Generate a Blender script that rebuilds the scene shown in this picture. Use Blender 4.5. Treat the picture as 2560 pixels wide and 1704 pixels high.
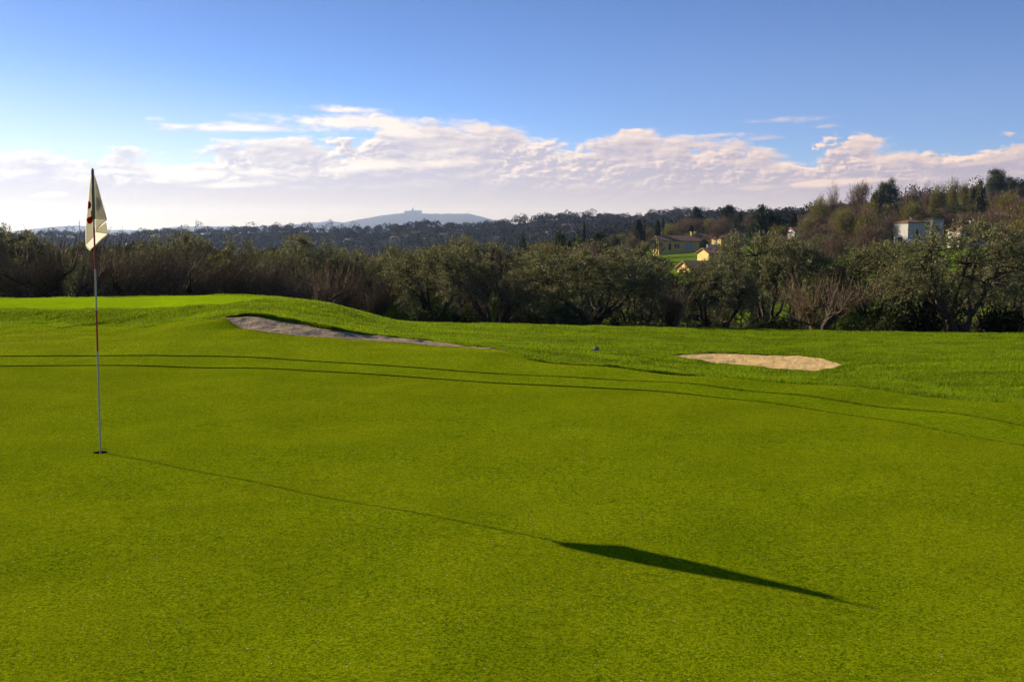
import bpy, bmesh, math, random
import numpy as np
from mathutils import Vector, Matrix

sc = bpy.context.scene
for o in list(bpy.data.objects):
    bpy.data.objects.remove(o)

# ------------------------------------------------------------------ camera
F = 2700.0; CX = 1280.0; CY = 852.0; EYE = 1.70; PITCH = math.radians(5.75)
cam_d = bpy.data.cameras.new('camera'); cam = bpy.data.objects.new('camera', cam_d)
sc.collection.objects.link(cam)
cam.location = (0, 0, EYE); cam.rotation_euler = (math.radians(90) - PITCH, 0, 0)
cam_d.sensor_width = 36.0; cam_d.lens = 36.0 * F / 2560.0
cam_d.clip_start = 0.05; cam_d.clip_end = 60000
sc.camera = cam
sc.view_settings.view_transform = 'Standard'; sc.view_settings.look = 'None'
sc.view_settings.gamma = 1.0
EXPO = 0.95
sc.view_settings.exposure = EXPO
try:
    sc.cycles.use_denoising = True; sc.cycles.denoiser = 'OPENIMAGEDENOISE'; sc.cycles.denoising_prefilter = 'ACCURATE'
    sc.cycles.denoising_input_passes = 'RGB_ALBEDO_NORMAL'
    sc.cycles.max_bounces = 5; sc.cycles.diffuse_bounces = 2; sc.cycles.transmission_bounces = 4
    sc.cycles.transparent_max_bounces = 4; sc.cycles.volume_bounces = 0
    sc.cycles.sample_clamp_indirect = 3.0; sc.cycles.sample_clamp_direct = 6.0
    sc.cycles.caustics_reflective = False; sc.cycles.caustics_refractive = False
except Exception:
    pass

SP, CP = math.sin(PITCH), math.cos(PITCH)
def ray(px, py):
    cx, cy = (px - CX) / F, (CY - py) / F
    return cx, CP + SP * cy, -SP + CP * cy
def P(px, py, Y):
    a, b, c = ray(px, py); t = Y / b
    return np.array([a * t, Y, EYE + c * t])
def AE(px, py):                       # azimuth / elevation in degrees of a direction
    a, b, c = ray(px, py)
    return math.degrees(math.atan2(a, b)), math.degrees(math.atan2(c, math.hypot(a, b)))
def lin(c, k=1.0):                    # sRGB 0-255 -> linear
    r = []
    for v in c:
        v = v / 255.0
        r.append((v / 12.92 if v <= 0.04045 else ((v + 0.055) / 1.055) ** 2.4) * k)
    return tuple(r)

# ------------------------------------------------------------------ sun
SUN_AZ = -54.5; SUN_EL = 20.2         # degrees, azimuth from +Y towards +X
sl = bpy.data.lights.new('sun', 'SUN'); so = bpy.data.objects.new('sun', sl)
sc.collection.objects.link(so)
sl.energy = 5.0; sl.angle = math.radians(0.4); sl.color = (1.0, 0.86, 0.66)
sd = Vector((math.sin(math.radians(SUN_AZ)) * math.cos(math.radians(SUN_EL)),
             math.cos(math.radians(SUN_AZ)) * math.cos(math.radians(SUN_EL)),
             math.sin(math.radians(SUN_EL))))
so.rotation_euler = sd.to_track_quat('Z', 'Y').to_euler()

# ------------------------------------------------------------------ node helper
class NT:
    def __init__(s, tree):
        s.t = tree; tree.nodes.clear()
    def n(s, kind, **kw):
        nd = s.t.nodes.new(kind)
        for k, v in kw.items():
            if k.startswith('i_'):
                key = k[2:]
                key = int(key) if key.isdigit() else key.replace('_', ' ')
                s.set(nd.inputs[key], v)
            else:
                setattr(nd, k, v)
        return nd
    def set(s, sock, v):
        if hasattr(v, 'is_output') or isinstance(v, bpy.types.NodeSocket):
            s.t.links.new(v, sock)
        else:
            if isinstance(v, tuple) and len(v) == 3 and sock.type == 'RGBA': v = v + (1,)
            sock.default_value = v
    def m(s, op, a, b=None, c=None, clamp=False):
        nd = s.t.nodes.new('ShaderNodeMath'); nd.operation = op; nd.use_clamp = clamp
        s.set(nd.inputs[0], a)
        if b is not None: s.set(nd.inputs[1], b)
        if c is not None: s.set(nd.inputs[2], c)
        return nd.outputs[0]
    def sm(s, v, a, b, c=0.0, d=1.0):
        nd = s.t.nodes.new('ShaderNodeMapRange'); nd.interpolation_type = 'SMOOTHSTEP'
        for i, q in enumerate((v, a, b, c, d)): s.set(nd.inputs[i], q)
        return nd.outputs[0]
    def mix(s, f, a, b, blend='MIX'):
        nd = s.t.nodes.new('ShaderNodeMix'); nd.data_type = 'RGBA'; nd.blend_type = blend
        s.set(nd.inputs[0], f); s.set(nd.inputs[6], a); s.set(nd.inputs[7], b)
        return nd.outputs[2]
    def noise(s, vec, scale, detail=4.0, rough=0.55, dist=0.0, dim='3D'):
        nd = s.t.nodes.new('ShaderNodeTexNoise'); nd.noise_dimensions = dim
        if vec is not None: s.set(nd.inputs['Vector'], vec)
        nd.inputs['Scale'].default_value = scale; nd.inputs['Detail'].default_value = detail
        nd.inputs['Roughness'].default_value = rough; nd.inputs['Distortion'].default_value = dist
        return nd.outputs[0]
    def xyz(s, x, y, z):
        nd = s.t.nodes.new('ShaderNodeCombineXYZ')
        for i, q in enumerate((x, y, z)): s.set(nd.inputs[i], q)
        return nd.outputs[0]

# ------------------------------------------------------------------ sky
W = bpy.data.worlds.new('World'); sc.world = W; W.use_nodes = True
w = NT(W.node_tree)
SKY_STR = 0.10
CAMK = 1.0 / (SKY_STR * 2 ** EXPO)    # sky colours are given as they show at this exposure
g = w.n('ShaderNodeTexCoord').outputs['Generated']
sep = w.n('ShaderNodeSeparateXYZ', i_0=g)
dx, dy, dz = sep.outputs
A = w.m('MULTIPLY', w.m('ARCTAN2', dx, dy), 180 / math.pi)
E = w.m('MULTIPLY', w.m('ARCSINE', dz), 180 / math.pi)
# the Nishita sky, read somewhat higher than it stands so that it is as deeply blue as in the photograph
st = w.n('ShaderNodeTexSky', sky_type='NISHITA', sun_disc=False)
st.sun_elevation = math.radians(SUN_EL); st.sun_rotation = math.radians(SUN_AZ)
st.air_density = 1.0; st.dust_density = 0.35; st.ozone_density = 3.0; st.altitude = 200
hv = w.xyz(dx, dy, w.m('MAXIMUM', w.m('MULTIPLY_ADD', dz, 3.2, -0.09), 0.03))
w.set(st.inputs[0], hv)
sky = st.outputs[0]
sky = w.mix(1.0, sky, (0.58, 0.74, 1.02), 'MULTIPLY')
sky = w.mix(w.m('MULTIPLY', w.sm(E, 13.0, 38.0), 0.80), sky, (0.25, 0.6, 1.6))  # higher sky, above the view, darkened to weaken its fill light
pale = w.m('MULTIPLY', w.sm(A, -14.0, 16.0), w.sm(E, 3.0, 13.0, 0.55, 0.12))
sky = w.mix(pale, sky, lin((140, 166, 212), CAMK))
left = w.sm(A, -27.0, 20.0, 1.0, 0.0)                   # 1 towards the sun, 0 to the right
# warm pale air over the horizon, stronger towards the sun
hz_top = w.m('MULTIPLY_ADD', left, 5.4, 4.2)
hz = w.sm(E, 0.2, hz_top, 1.0, 0.0)
hz_col = w.mix(left, lin((188, 186, 200), CAMK), lin((255, 248, 236), 0.85 * CAMK))
sky = w.mix(w.m('MULTIPLY', hz, w.m('MULTIPLY_ADD', left, 0.25, 0.45)), sky, hz_col)
# clouds in direction space: a bank with puffy tops, streaks over it, lit from the left
def nv(da, de, sa, se):
    return w.xyz(w.m('MULTIPLY', w.m('ADD', A, da), sa), w.m('MULTIPLY', w.m('ADD', E, de), se), 0.0)
def puffs(da, de):
    v_ = w.t.nodes.new('ShaderNodeTexVoronoi'); v_.voronoi_dimensions = '2D'; v_.feature = 'F1'; v_.normalize = False
    warp = w.t.nodes.new('ShaderNodeVectorMath'); warp.operation = 'ADD'
    nz = w.t.nodes.new('ShaderNodeTexNoise'); nz.noise_dimensions = '2D'; nz.inputs['Scale'].default_value = 1.0; nz.inputs['Detail'].default_value = 4.0
    w.set(nz.inputs['Vector'], nv(da, de, 0.9, 1.8))
    sc_ = w.t.nodes.new('ShaderNodeVectorMath'); sc_.operation = 'SCALE'; w.set(sc_.inputs[0], nz.outputs['Color']); sc_.inputs['Scale'].default_value = 0.55
    w.set(warp.inputs[0], nv(da, de, 0.62, 1.30)); w.set(warp.inputs[1], sc_.outputs[0])
    w.set(v_.inputs['Vector'], warp.outputs[0]); v_.inputs['Scale'].default_value = 1.0; v_.inputs['Detail'].default_value = 3.0
    v_.inputs['Roughness'].default_value = 0.55; v_.inputs['Lacunarity'].default_value = 2.3
    return w.m('SUBTRACT', 1.0, w.m('MULTIPLY', v_.outputs['Distance'], 0.9))
def fbm(da, de): return w.noise(nv(da, de, 0.30, 0.95), 1.0, 9, 0.60, 0.2, '2D')
pm = w.sm(w.noise(nv(7.3, 2.0, 0.16, 0.35), 1.0, 3, 0.5, 0.0, '2D'), 0.42, 0.62, 0.22, 1.0)
n0 = fbm(0, 0); p0 = puffs(0, 0); p1 = puffs(-0.16, 0.11)
relief = w.m('ADD', w.m('MULTIPLY', w.m('MULTIPLY', w.m('SUBTRACT', p0, p1), 2.1), pm), w.m('MULTIPLY', w.m('SUBTRACT', n0, fbm(-0.3, 0.2)), 2.2))
nc = w.m('SUBTRACT', n0, 0.5)
pc = w.m('MULTIPLY', w.m('SUBTRACT', p0, 0.5), pm)
fc = w.n('ShaderNodeFloatCurve')
bank = [(-400, 392), (-100, 392), (0, 398), (120, 392), (200, 410), (330, 384), (430, 398), (540, 372), (640, 362), (760, 358), (880, 352),
        (960, 330), (1080, 316), (1180, 326), (1270, 328), (1340, 346), (1460, 362), (1530, 340), (1600, 336), (1660, 356), (1800, 362),
        (1900, 376), (2000, 396), (2060, 384), (2090, 350), (2150, 346), (2200, 378), (2330, 380), (2420, 374), (2560, 368), (2900, 360)]
cv = fc.mapping.curves[0]
pts = [((AE(x, y)[0] + 40) / 80.0, AE(x, y)[1] / 10.0) for x, y in bank]
pts = [(0.0, 0.36)] + pts + [(1.0, 0.45)]
while len(cv.points) < len(pts): cv.points.new(0.5, 0.5)
for p_, q in zip(cv.points, pts): p_.location = q; p_.handle_type = 'AUTO'
fc.mapping.update()
w.set(fc.inputs['Value'], w.m('MULTIPLY_ADD', A, 1 / 80.0, 0.5, clamp=True))
top = w.m('MULTIPLY', fc.outputs[0], 10.0)
h = w.m('ADD', w.m('ADD', w.m('SUBTRACT', w.m('ADD', top, 0.42), E), w.m('MULTIPLY', nc, 2.0)), w.m('MULTIPLY', pc, 1.25))
d_bank = w.m('MULTIPLY', w.sm(h, -0.12, 0.55), w.sm(E, -1.5, 1.6, 0.75, 0.97))
dens = d_bank
def blob(px, py, rx, ry, amp=1.6, soft=0.5, k=1.0, tilt=0.0, pa=0.0):
    a, e = AE(px, py)
    ra, re = rx / F * 57.3, ry / F * 57.3
    ua = w.m('MULTIPLY', w.m('SUBTRACT', A, a), 1 / ra)
    ue = w.m('MULTIPLY', w.m('SUBTRACT', E, w.m('MULTIPLY_ADD', w.m('SUBTRACT', A, a), tilt, e)), 1 / re)
    r = w.m('SQRT', w.m('ADD', w.m('MULTIPLY', ua, ua), w.m('MULTIPLY', ue, ue)))
    v = w.m('ADD', w.m('SUBTRACT', 1.0, r), w.m('MULTIPLY', nc, amp))
    if pa: v = w.m('ADD', v, w.m('MULTIPLY', pc, pa))
    return w.m('MULTIPLY', w.sm(v, 0.0, soft), k)
streaks = None
for b in [(600, 321, 240, 15, 1.9, .8, .95, .02), (850, 306, 210, 30, 2.0, .8, .97, -.03), (850, 275, 140, 13, 2.2, .9, .9, .0), (990, 318, 140, 44, 2.0, .8, .97, -.2, .5),
          (1175, 322, 80, 20, 2.6, .9, .8, 0, .5), (1770, 342, 66, 8, 2.6, .9, .6, .1), (1915, 346, 66, 7, 2.6, .9, .55, .05), (1950, 300, 110, 11, 2.8, .9, .5, .02), (2060, 316, 60, 6, 2.8, .9, .3, .05),
          (390, 297, 26, 5, 2.6, .9, .35)]:
    v_ = blob(*b); streaks = v_ if streaks is None else w.m('MAXIMUM', streaks, v_)
heads = None
for b in [(1580, 352, 70, 40, 1.0, .3, .97, 0, 1.5), (2125, 368, 95, 44, 1.0, .3, .97, 0, 1.6), (320, 384, 42, 26, 1.0, .4, .9, 0, 1.4), (590, 384, 70, 36, 1.0, .35, .95, 0, 1.5), (740, 364, 90, 26, 1.2, .35, .95, 0, 1.5), (860, 360, 50, 24, 1.0, .35, .95, 0, 1.5),
          (1220, 340, 70, 30, 1.2, .4, .9, 0, 1.4), (70, 420, 60, 30, 1.0, .4, .8, 0, 1.4)]:
    v_ = blob(*b); heads = v_ if heads is None else w.m('MAXIMUM', heads, v_)
dens = w.m('MAXIMUM', w.m('MAXIMUM', d_bank, streaks), heads)
rim = w.sm(h, 0.0, 1.3, 1.0, 0.0)
body = w.sm(E, 1.7, 3.6)                                  # puffs fade into a smooth layer lower down
lit = w.m('ADD', w.m('MULTIPLY', rim, 0.50), w.m('MULTIPLY', w.m('ADD', relief, 0.16), w.m('MULTIPLY_ADD', body, 0.9, 0.1)), clamp=True)
lit = w.m('MAXIMUM', lit, w.m('MULTIPLY', streaks, 0.9))
for b in [(2150, 452, 330, 9, 3.0, .9, .75, .05), (2480, 402, 90, 7, 3.0, .9, .45, .12), (1430, 446, 34, 6, 2.6, .8, .8), (130, 486, 55, 8, 2.6, .8, .7, .1), (590, 462, 110, 9, 3.0, .9, .6, .06),
          (2230, 428, 90, 7, 3.0, .9, .3), (1920, 468, 150, 9, 3.0, .9, .4, .03), (60, 432, 70, 12, 2.4, .8, .8), (620, 432, 330, 20, 2.6, .9, .85, .04, .6), (950, 412, 260, 22, 2.6, .9, .85, .02, .6), (1100, 360, 150, 30, 2.0, .9, .6, 0, .6), (300, 430, 200, 14, 2.6, .9, .7, 0, .6)]:
    lit = w.m('MAXIMUM', lit, blob(*b))
dark = None
for b in [(320, 386, 30, 18, 1.0, .7, .8, 0, .6), (575, 388, 40, 20, 1.0, .7, .75, 0, .6), (720, 376, 60, 12, 1.2, .8, .6, 0, .6), (880, 366, 26, 16, 1.0, .7, .6, 0, .5), (230, 412, 26, 20, 1.2, .8, .6), (90, 440, 60, 22, 1.2, .8, .5), (2040, 396, 50, 16, 1.2, .8, .4)]:
    v_ = blob(*b); dark = v_ if dark is None else w.m('MAXIMUM', dark, v_)
lit = w.m('MULTIPLY', lit, w.m('SUBTRACT', 1.0, dark))
lit_col = w.mix(left, lin((255, 226, 208), 1.05 * CAMK), lin((255, 250, 240), 1.15 * CAMK))
sh_hi = w.mix(left, lin((184, 173, 190), CAMK), lin((206, 203, 220), CAMK))
sh_lo = w.mix(left, lin((214, 198, 196), CAMK), lin((255, 232, 200), 0.72 * CAMK))
sh = w.mix(w.sm(E, 0.2, 2.8, 1.0, 0.0), sh_hi, sh_lo)
sh = w.mix(w.m('MULTIPLY', dark, 0.5), sh, lin((196, 198, 222), CAMK))
col = w.mix(lit, sh, lit_col)
final = w.mix(dens, sky, col)
# unseen sky beside and behind: no clouds, darkened to cut the fill light
final = w.mix(w.sm(w.m('ABSOLUTE', A), 50.0, 75.0), final, w.mix(w.sm(E, 0.0, 25.0), (1.6, 2.2, 3.2), (0.3, 0.75, 2.0)))
# below the horizon: dim earth tone for the light that comes from there
final = w.mix(w.sm(E, -3.0, -0.6, 1.0, 0.0), final, (0.25, 0.3, 0.1))
bg = w.n('ShaderNodeBackground', i_Color=final); bg.inputs['Strength'].default_value = SKY_STR
out = w.n('ShaderNodeOutputWorld', i_Surface=bg.outputs[0])
try:
    W.cycles.sampling_method = 'MANUAL'; W.cycles.sample_map_resolution = 512
except Exception:
    pass

# ------------------------------------------------------------------ mesh helpers
def mesh(name, V, Fs, mats=(), mi=None, smooth=False, tint=None):
    """V (n,3); Fs list of arrays, each (k,3) or (k,4)."""
    V = np.asarray(V, dtype=np.float32).reshape(-1, 3)
    Fs = [np.asarray(f, dtype=np.int32) for f in Fs if len(f)]
    me = bpy.data.meshes.new(name)
    nf = sum(len(f) for f in Fs); nl = sum(f.size for f in Fs)
    me.vertices.add(len(V)); me.vertices.foreach_set('co', V.ravel())
    me.loops.add(nl); me.polygons.add(nf)
    me.loops.foreach_set('vertex_index', np.concatenate([f.ravel() for f in Fs]))
    cnt = np.concatenate([np.full(len(f), f.shape[1], dtype=np.int32) for f in Fs])
    me.polygons.foreach_set('loop_start', np.concatenate([[0], np.cumsum(cnt)[:-1]]).astype(np.int32))
    if mi is not None: me.polygons.foreach_set('material_index', np.asarray(mi, dtype=np.int32))
    me.polygons.foreach_set('use_smooth', np.full(nf, smooth, dtype=bool))
    for m_ in mats: me.materials.append(m_)
    if tint is not None:
        a = me.color_attributes.new('tint', 'FLOAT_COLOR', 'POINT')
        t = np.ones((len(V), 4), dtype=np.float32); t[:, :3] = tint
        a.data.foreach_set('color', t.ravel())
    me.update(calc_edges=True)
    return me
def obj(name, me, parent=None, loc=None, rz=0.0, scale=None):
    o = bpy.data.objects.new(name, me); sc.collection.objects.link(o)
    if parent is not None: o.parent = parent
    if loc is not None: o.location = [float(q) for q in loc]
    if rz: o.rotation_euler = (0, 0, rz)
    if scale is not None: o.scale = scale
    return o
def tag(o, label=None, cat=None, group=None, kind=None):
    if label: o['label'] = label
    if cat: o['category'] = cat
    if group: o['group'] = group
    if kind: o['kind'] = kind
    return o
class MB:
    """collects boxes, prisms and tubes for one mesh"""
    def __init__(s): s.v = []; s.q = []; s.t = []; s.k = 0; s.mq = []; s.mt = []
    def add(s, V, quads=(), tris=(), m=0):
        V = np.asarray(V, float).reshape(-1, 3); s.v.append(V)
        for f in quads: s.q.append([i + s.k for i in f]); s.mq.append(m)
        for f in tris: s.t.append([i + s.k for i in f]); s.mt.append(m)
        s.k += len(V); return s
    def box(s, x0, x1, y0, y1, z0, z1, m=0):
        V = [(x, y, z) for z in (z0, z1) for y in (y0, y1) for x in (x0, x1)]
        return s.add(V, [(0, 2, 3, 1), (4, 5, 7, 6), (0, 1, 5, 4), (2, 6, 7, 3), (0, 4, 6, 2), (1, 3, 7, 5)], m=m)
    def tube(s, pts, rad, n=6, cap=True, m=0):
        pts = np.asarray(pts, float); L = len(pts)
        rad = np.broadcast_to(np.asarray(rad, float), (L,))
        V = tube_verts(pts, rad, n)
        q = [(i * n + j, i * n + (j + 1) % n, (i + 1) * n + (j + 1) % n, (i + 1) * n + j) for i in range(L - 1) for j in range(n)]
        s.add(V, q, m=m)
        if cap:
            b = s.k; s.v.append(np.array([pts[0], pts[-1]])); s.k += 2
            o0 = b - L * n
            for j in range(n):
                s.t.append([o0 + (j + 1) % n, o0 + j, b]); s.mt.append(m)
                s.t.append([o0 + (L - 1) * n + j, o0 + (L - 1) * n + (j + 1) % n, b + 1]); s.mt.append(m)
        return s
    def build(s, name, mats, smooth=False, tint=None):
        V = np.concatenate(s.v)
        return mesh(name, V, [s.q, s.t], mats, s.mq + s.mt, smooth, tint)
def tube_verts(pts, rad, n):
    L = len(pts)
    T = np.gradient(pts, axis=0) if L > 2 else np.repeat((pts[1] - pts[0])[None], 2, 0)
    T = T / (np.linalg.norm(T, axis=1, keepdims=True) + 1e-9)
    ref = np.array([0.31, 0.17, 0.93]) if abs(T[0] @ np.array([0.31, 0.17, 0.93])) < 0.9 else np.array([1.0, 0.2, 0.1])
    a = np.cross(T, ref); a /= np.linalg.norm(a, axis=1, keepdims=True) + 1e-9
    b = np.cross(T, a)
    th = np.arange(n) * 2 * np.pi / n
    return (pts[:, None] + rad[:, None, None] * (a[:, None] * np.cos(th)[None, :, None] + b[:, None] * np.sin(th)[None, :, None])).reshape(-1, 3)

# ------------------------------------------------------------------ materials
def mat(name):
    m_ = bpy.data.materials.new(name); m_.use_nodes = True
    t = NT(m_.node_tree)
    return m_, t
def finish(t, bsdf, disp=None):
    t.n('ShaderNodeOutputMaterial', i_Surface=bsdf)
def principled(t, color, rough=0.7, spec=0.3, normal=None, **kw):
    b = t.n('ShaderNodeBsdfPrincipled')
    t.set(b.inputs['Base Color'], color); t.set(b.inputs['Roughness'], rough)
    b.inputs['Specular IOR Level'].default_value = spec
    if normal is not None: t.set(b.inputs['Normal'], normal)
    for k, v in kw.items(): t.set(b.inputs[k.replace('_', ' ')], v)
    return b.outputs[0]
def bump(t, height, strength, dist):
    b = t.n('ShaderNodeBump'); b.inputs['Strength'].default_value = strength; b.inputs['Distance'].default_value = dist
    t.set(b.inputs['Height'], height); return b.outputs[0]
def plain(name, color, rough=0.7, spec=0.3, var=0.15, scale=6.0, metallic=0.0):
    m_, t = mat(name)
    co = t.n('ShaderNodeTexCoord').outputs['Object']
    n_ = t.noise(co, scale, 5, 0.6)
    c = t.mix(n_, tuple(q * (1 - var) for q in color), tuple(min(1, q * (1 + var)) for q in color))
    finish(t, principled(t, c, rough, spec, Metallic=metallic)); return m_
def turf(name, c_dark, c_light, c_dry, fine, bstr, bdist, rough=0.62, speck=0.0, patch=1.0, stripes=0.0):
    m_, t = mat(name)
    co = t.n('ShaderNodeTexCoord').outputs['Object']
    f1 = t.m('ADD', t.m('MULTIPLY', t.noise(co, fine, 3, 0.65), 0.55), t.m('MULTIPLY', t.noise(co, fine * 0.38, 3, 0.7), 0.45)); f2 = t.noise(co, fine * 2.1, 2, 0.6)
    big = t.noise(co, 0.55 * patch, 4, 0.55, 0.4); mid = t.noise(co, 3.2 * patch, 4, 0.6)
    c = t.mix(t.sm(f1, 0.41, 0.59), c_dark, c_light)
    c = t.mix(t.m('MULTIPLY', t.sm(t.m('ADD', t.m('MULTIPLY', big, 0.6), t.m('MULTIPLY', mid, 0.4)), 0.40, 0.62), 0.22), c, c_dry)
    c = t.mix(t.m('MULTIPLY', t.sm(t.noise(co, fine * 1.3, 1, 0.5), 0.60, 0.70), 0.75), c, (c_dry[0] * 1.35, c_dry[1] * 1.05, c_dry[2]))
    m2 = t.m('ADD', t.m('MULTIPLY', t.noise(co, 13.0, 3, 0.6), 0.5), t.m('MULTIPLY', t.noise(co, 1.3, 5, 0.6, 0.5), 0.5))
    c = t.mix(t.sm(m2, 0.36, 0.64), t.mix(1.0, c, (0.84, 0.86, 0.85), 'MULTIPLY'), t.mix(1.0, c, (1.12, 1.08, 1.05), 'MULTIPLY'))
    if speck:
        vo = t.n('ShaderNodeTexVoronoi'); t.set(vo.inputs['Vector'], co); vo.inputs['Scale'].default_value = fine * 0.16
        c = t.mix(t.m('MULTIPLY', t.m('LESS_THAN', vo.outputs['Distance'], 0.075), t.m('GREATER_THAN', t.noise(co, 7.0, 2), 0.5)), c, (speck, speck * 0.98, speck * 0.75))
    hgt = t.m('ADD', t.m('MULTIPLY', f1, 0.6), t.m('MULTIPLY', f2, 0.8))
    finish(t, principled(t, c, 0.85, 0.0, bump(t, hgt, bstr, bdist))); return m_
M = {}
M['green'] = turf('putting_turf', (0.036, 0.074, 0.0012), (0.205, 0.262, 0.004), (0.19, 0.20, 0.004), 140.0, 0.8, 0.008, speck=0.5)
M['fringe'] = turf('fringe_turf', (0.070, 0.132, 0.0015), (0.185, 0.265, 0.004), (0.18, 0.225, 0.004), 60.0, 0.8, 0.03)
M['rough'] = turf('rough_turf', (0.05, 0.115, 0.0015), (0.145, 0.245, 0.004), (0.145, 0.205, 0.004), 30.0, 0.9, 0.06, patch=0.6)
M['thatch'] = turf('cut_edge_thatch', (0.042, 0.080, 0.001), (0.10, 0.16, 0.002), (0.10, 0.125, 0.003), 60.0, 0.8, 0.02)
M['tee'] = turf('mown_turf', (0.13, 0.235, 0.002), (0.26, 0.38, 0.004), (0.25, 0.33, 0.004), 80.0, 0.4, 0.015)
def sand_mat(a1, a2, a3):
    m_, t = mat('bunker_sand')
    co = t.n('ShaderNodeTexCoord').outputs['Object']
    a = t.noise(co, 22, 5, 0.65); b = t.noise(co, 2.0, 4, 0.6); f_ = t.noise(co, 7.0, 3, 0.6, 0.6)
    c = t.mix(t.sm(a, 0.3, 0.7), a1, a2)
    c = t.mix(t.m('MULTIPLY', t.sm(b, 0.45, 0.7), 0.35), c, a3)
    finish(t, principled(t, c, 0.95, 0.03, bump(t, t.m('ADD', t.m('MULTIPLY', a, 0.5), f_), 0.9, 0.05))); return m_
M['sand'] = sand_mat((0.46, 0.31, 0.12), (0.66, 0.46, 0.20), (0.38, 0.25, 0.11))
M['grey_shaded_sand'] = sand_mat((0.22, 0.165, 0.105), (0.38, 0.29, 0.19), (0.18, 0.135, 0.09))  # left bunker: greyer sand, with its shade also darkened into the colour
def hill_mat(name, cols, s):
    m_, t = mat(name)
    co = t.n('ShaderNodeTexCoord').outputs['Object']
    a = t.noise(co, s, 6, 0.6); b = t.noise(co, s * 8, 5, 0.65)
    c = t.mix(t.sm(a, 0.4, 0.62), cols[0], cols[1]); c = t.mix(t.sm(b, 0.4, 0.7), c, cols[2])
    finish(t, principled(t, c, 0.95, 0.0, bump(t, b, 0.8, 0.5))); return m_
M['hillside'] = hill_mat('hillside_ground', [(0.085, 0.15, 0.006), (0.12, 0.19, 0.008), (0.08, 0.085, 0.02)], 0.03)
M['woodfloor'] = hill_mat('wood_floor', [(0.022, 0.03, 0.012), (0.045, 0.05, 0.015), (0.04, 0.03, 0.02)], 0.02)
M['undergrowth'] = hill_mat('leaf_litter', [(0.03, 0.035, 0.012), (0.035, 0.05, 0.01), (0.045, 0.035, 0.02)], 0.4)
M['farhill'] = hill_mat('far_hill_ground', [(0.022, 0.034, 0.018), (0.05, 0.052, 0.03), (0.075, 0.06, 0.04)], 0.006)
def leaf_mat(name, trans=0.3, rough=0.5, spec=0.35, tk=(1.0, 1.0, 0.6)):
    m_, t = mat(name)
    at = t.n('ShaderNodeAttribute'); at.attribute_name = 'tint'
    c = at.outputs['Color']
    pr = principled(t, c, rough, spec)
    tr = t.n('ShaderNodeBsdfTranslucent'); t.set(tr.inputs[0], t.mix(1.0, c, tk, 'MULTIPLY'))
    mx = t.n('ShaderNodeMixShader'); mx.inputs[0].default_value = trans
    t.set(mx.inputs[1], pr); t.set(mx.inputs[2], tr.outputs[0])
    finish(t, mx.outputs[0]); return m_
M['leaf'] = leaf_mat('leaf', 0.25, 0.6, 0.12)
M['wood_leaf'] = leaf_mat('wood_leaf', 0.08, 0.8, 0.05)
M['blade'] = leaf_mat('grass_blade', 0.45, 0.6, 0.04, (1.25, 1.2, 0.4))
M['twig'] = leaf_mat('twig', 0.0, 0.8, 0.1)
def bark_mat(name, c0, c1):
    m_, t = mat(name)
    co = t.n('ShaderNodeTexCoord').outputs['Object']
    a = t.noise(co, 14, 5, 0.65); c = t.mix(t.sm(a, 0.35, 0.65), c0, c1)
    finish(t, principled(t, c, 0.9, 0.1, bump(t, a, 0.8, 0.03))); return m_
M['bark'] = bark_mat('bark', (0.035, 0.026, 0.018), (0.10, 0.078, 0.055))
M['twigbark'] = bark_mat('twig_bark', (0.075, 0.050, 0.030), (0.24, 0.168, 0.105))

# ------------------------------------------------------------------ terrain
def pchip(x, y, xi):
    x = np.asarray(x, float); y = np.asarray(y, float)
    h_ = np.diff(x); d = np.diff(y) / h_
    m_ = np.zeros_like(y)
    for i in range(1, len(x) - 1):
        if d[i - 1] * d[i] > 0:
            w1 = 2 * h_[i] + h_[i - 1]; w2 = h_[i] + 2 * h_[i - 1]
            m_[i] = (w1 + w2) / (w1 / d[i - 1] + w2 / d[i])
    m_[0] = d[0]; m_[-1] = d[-1]
    xi = np.clip(xi, x[0], x[-1]); k = np.clip(np.searchsorted(x, xi) - 1, 0, len(x) - 2)
    t = (xi - x[k]) / h_[k]; H = h_[k]
    return ((1 + 2 * t) * (1 - t) ** 2 * y[k] + t * (1 - t) ** 2 * H * m_[k] + t * t * (3 - 2 * t) * y[k + 1] + t * t * (t - 1) * H * m_[k + 1])
def zp(py, Y): return float(P(CX, py, Y)[2])
FAR_Y = [50, 70, 120, 170, 220, 330, 450, 650]
FAR_Z = {-900: [-4, -5.5, -8, -10, -13, -18, -22, -25], 0: [-4, -5.5, -8, -10, -13, -18, -22, -25], 640: [-4, -5.5, -8, -10, -12, -17, -21, -25],
         1000: [-4, -5, -7, -8.5, -10, -14, -17, -20], 1280: [-4, -5, -6.5, -7.5, -8.5, -10, -12, -16],
         1500: [-4, -4.8, -5.6, -6, -6.4, -6.5, -5, -6], 1700: [-4, -4.6, -5, -4.8, -4.6, -3.4, -1, 1], 2100: [-4, -4.5, -4.4, -3.6, -2.6, 1, 5, 10],
         2560: [-4, -4.5, -3.8, -2.4, -0.4, 6, 14, 24], 3500: [-4, -4, -3, 0, 4, 14, 26, 40]}
RIDGE = [(-900, 585), (-300, 580), (0, 574), (160, 569), (300, 576), (400, 566), (560, 561), (700, 558), (880, 558), (940, 560), (1000, 552), (1065, 542), (1150, 553), (1250, 545),
         (1340, 530), (1420, 525), (1490, 524), (1590, 534), (1640, 521), (1700, 517), (1830, 521), (2000, 527), (2300, 530), (2480, 510), (2545, 470), (2580, 450), (3000, 420), (3600, 420)]
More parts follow.
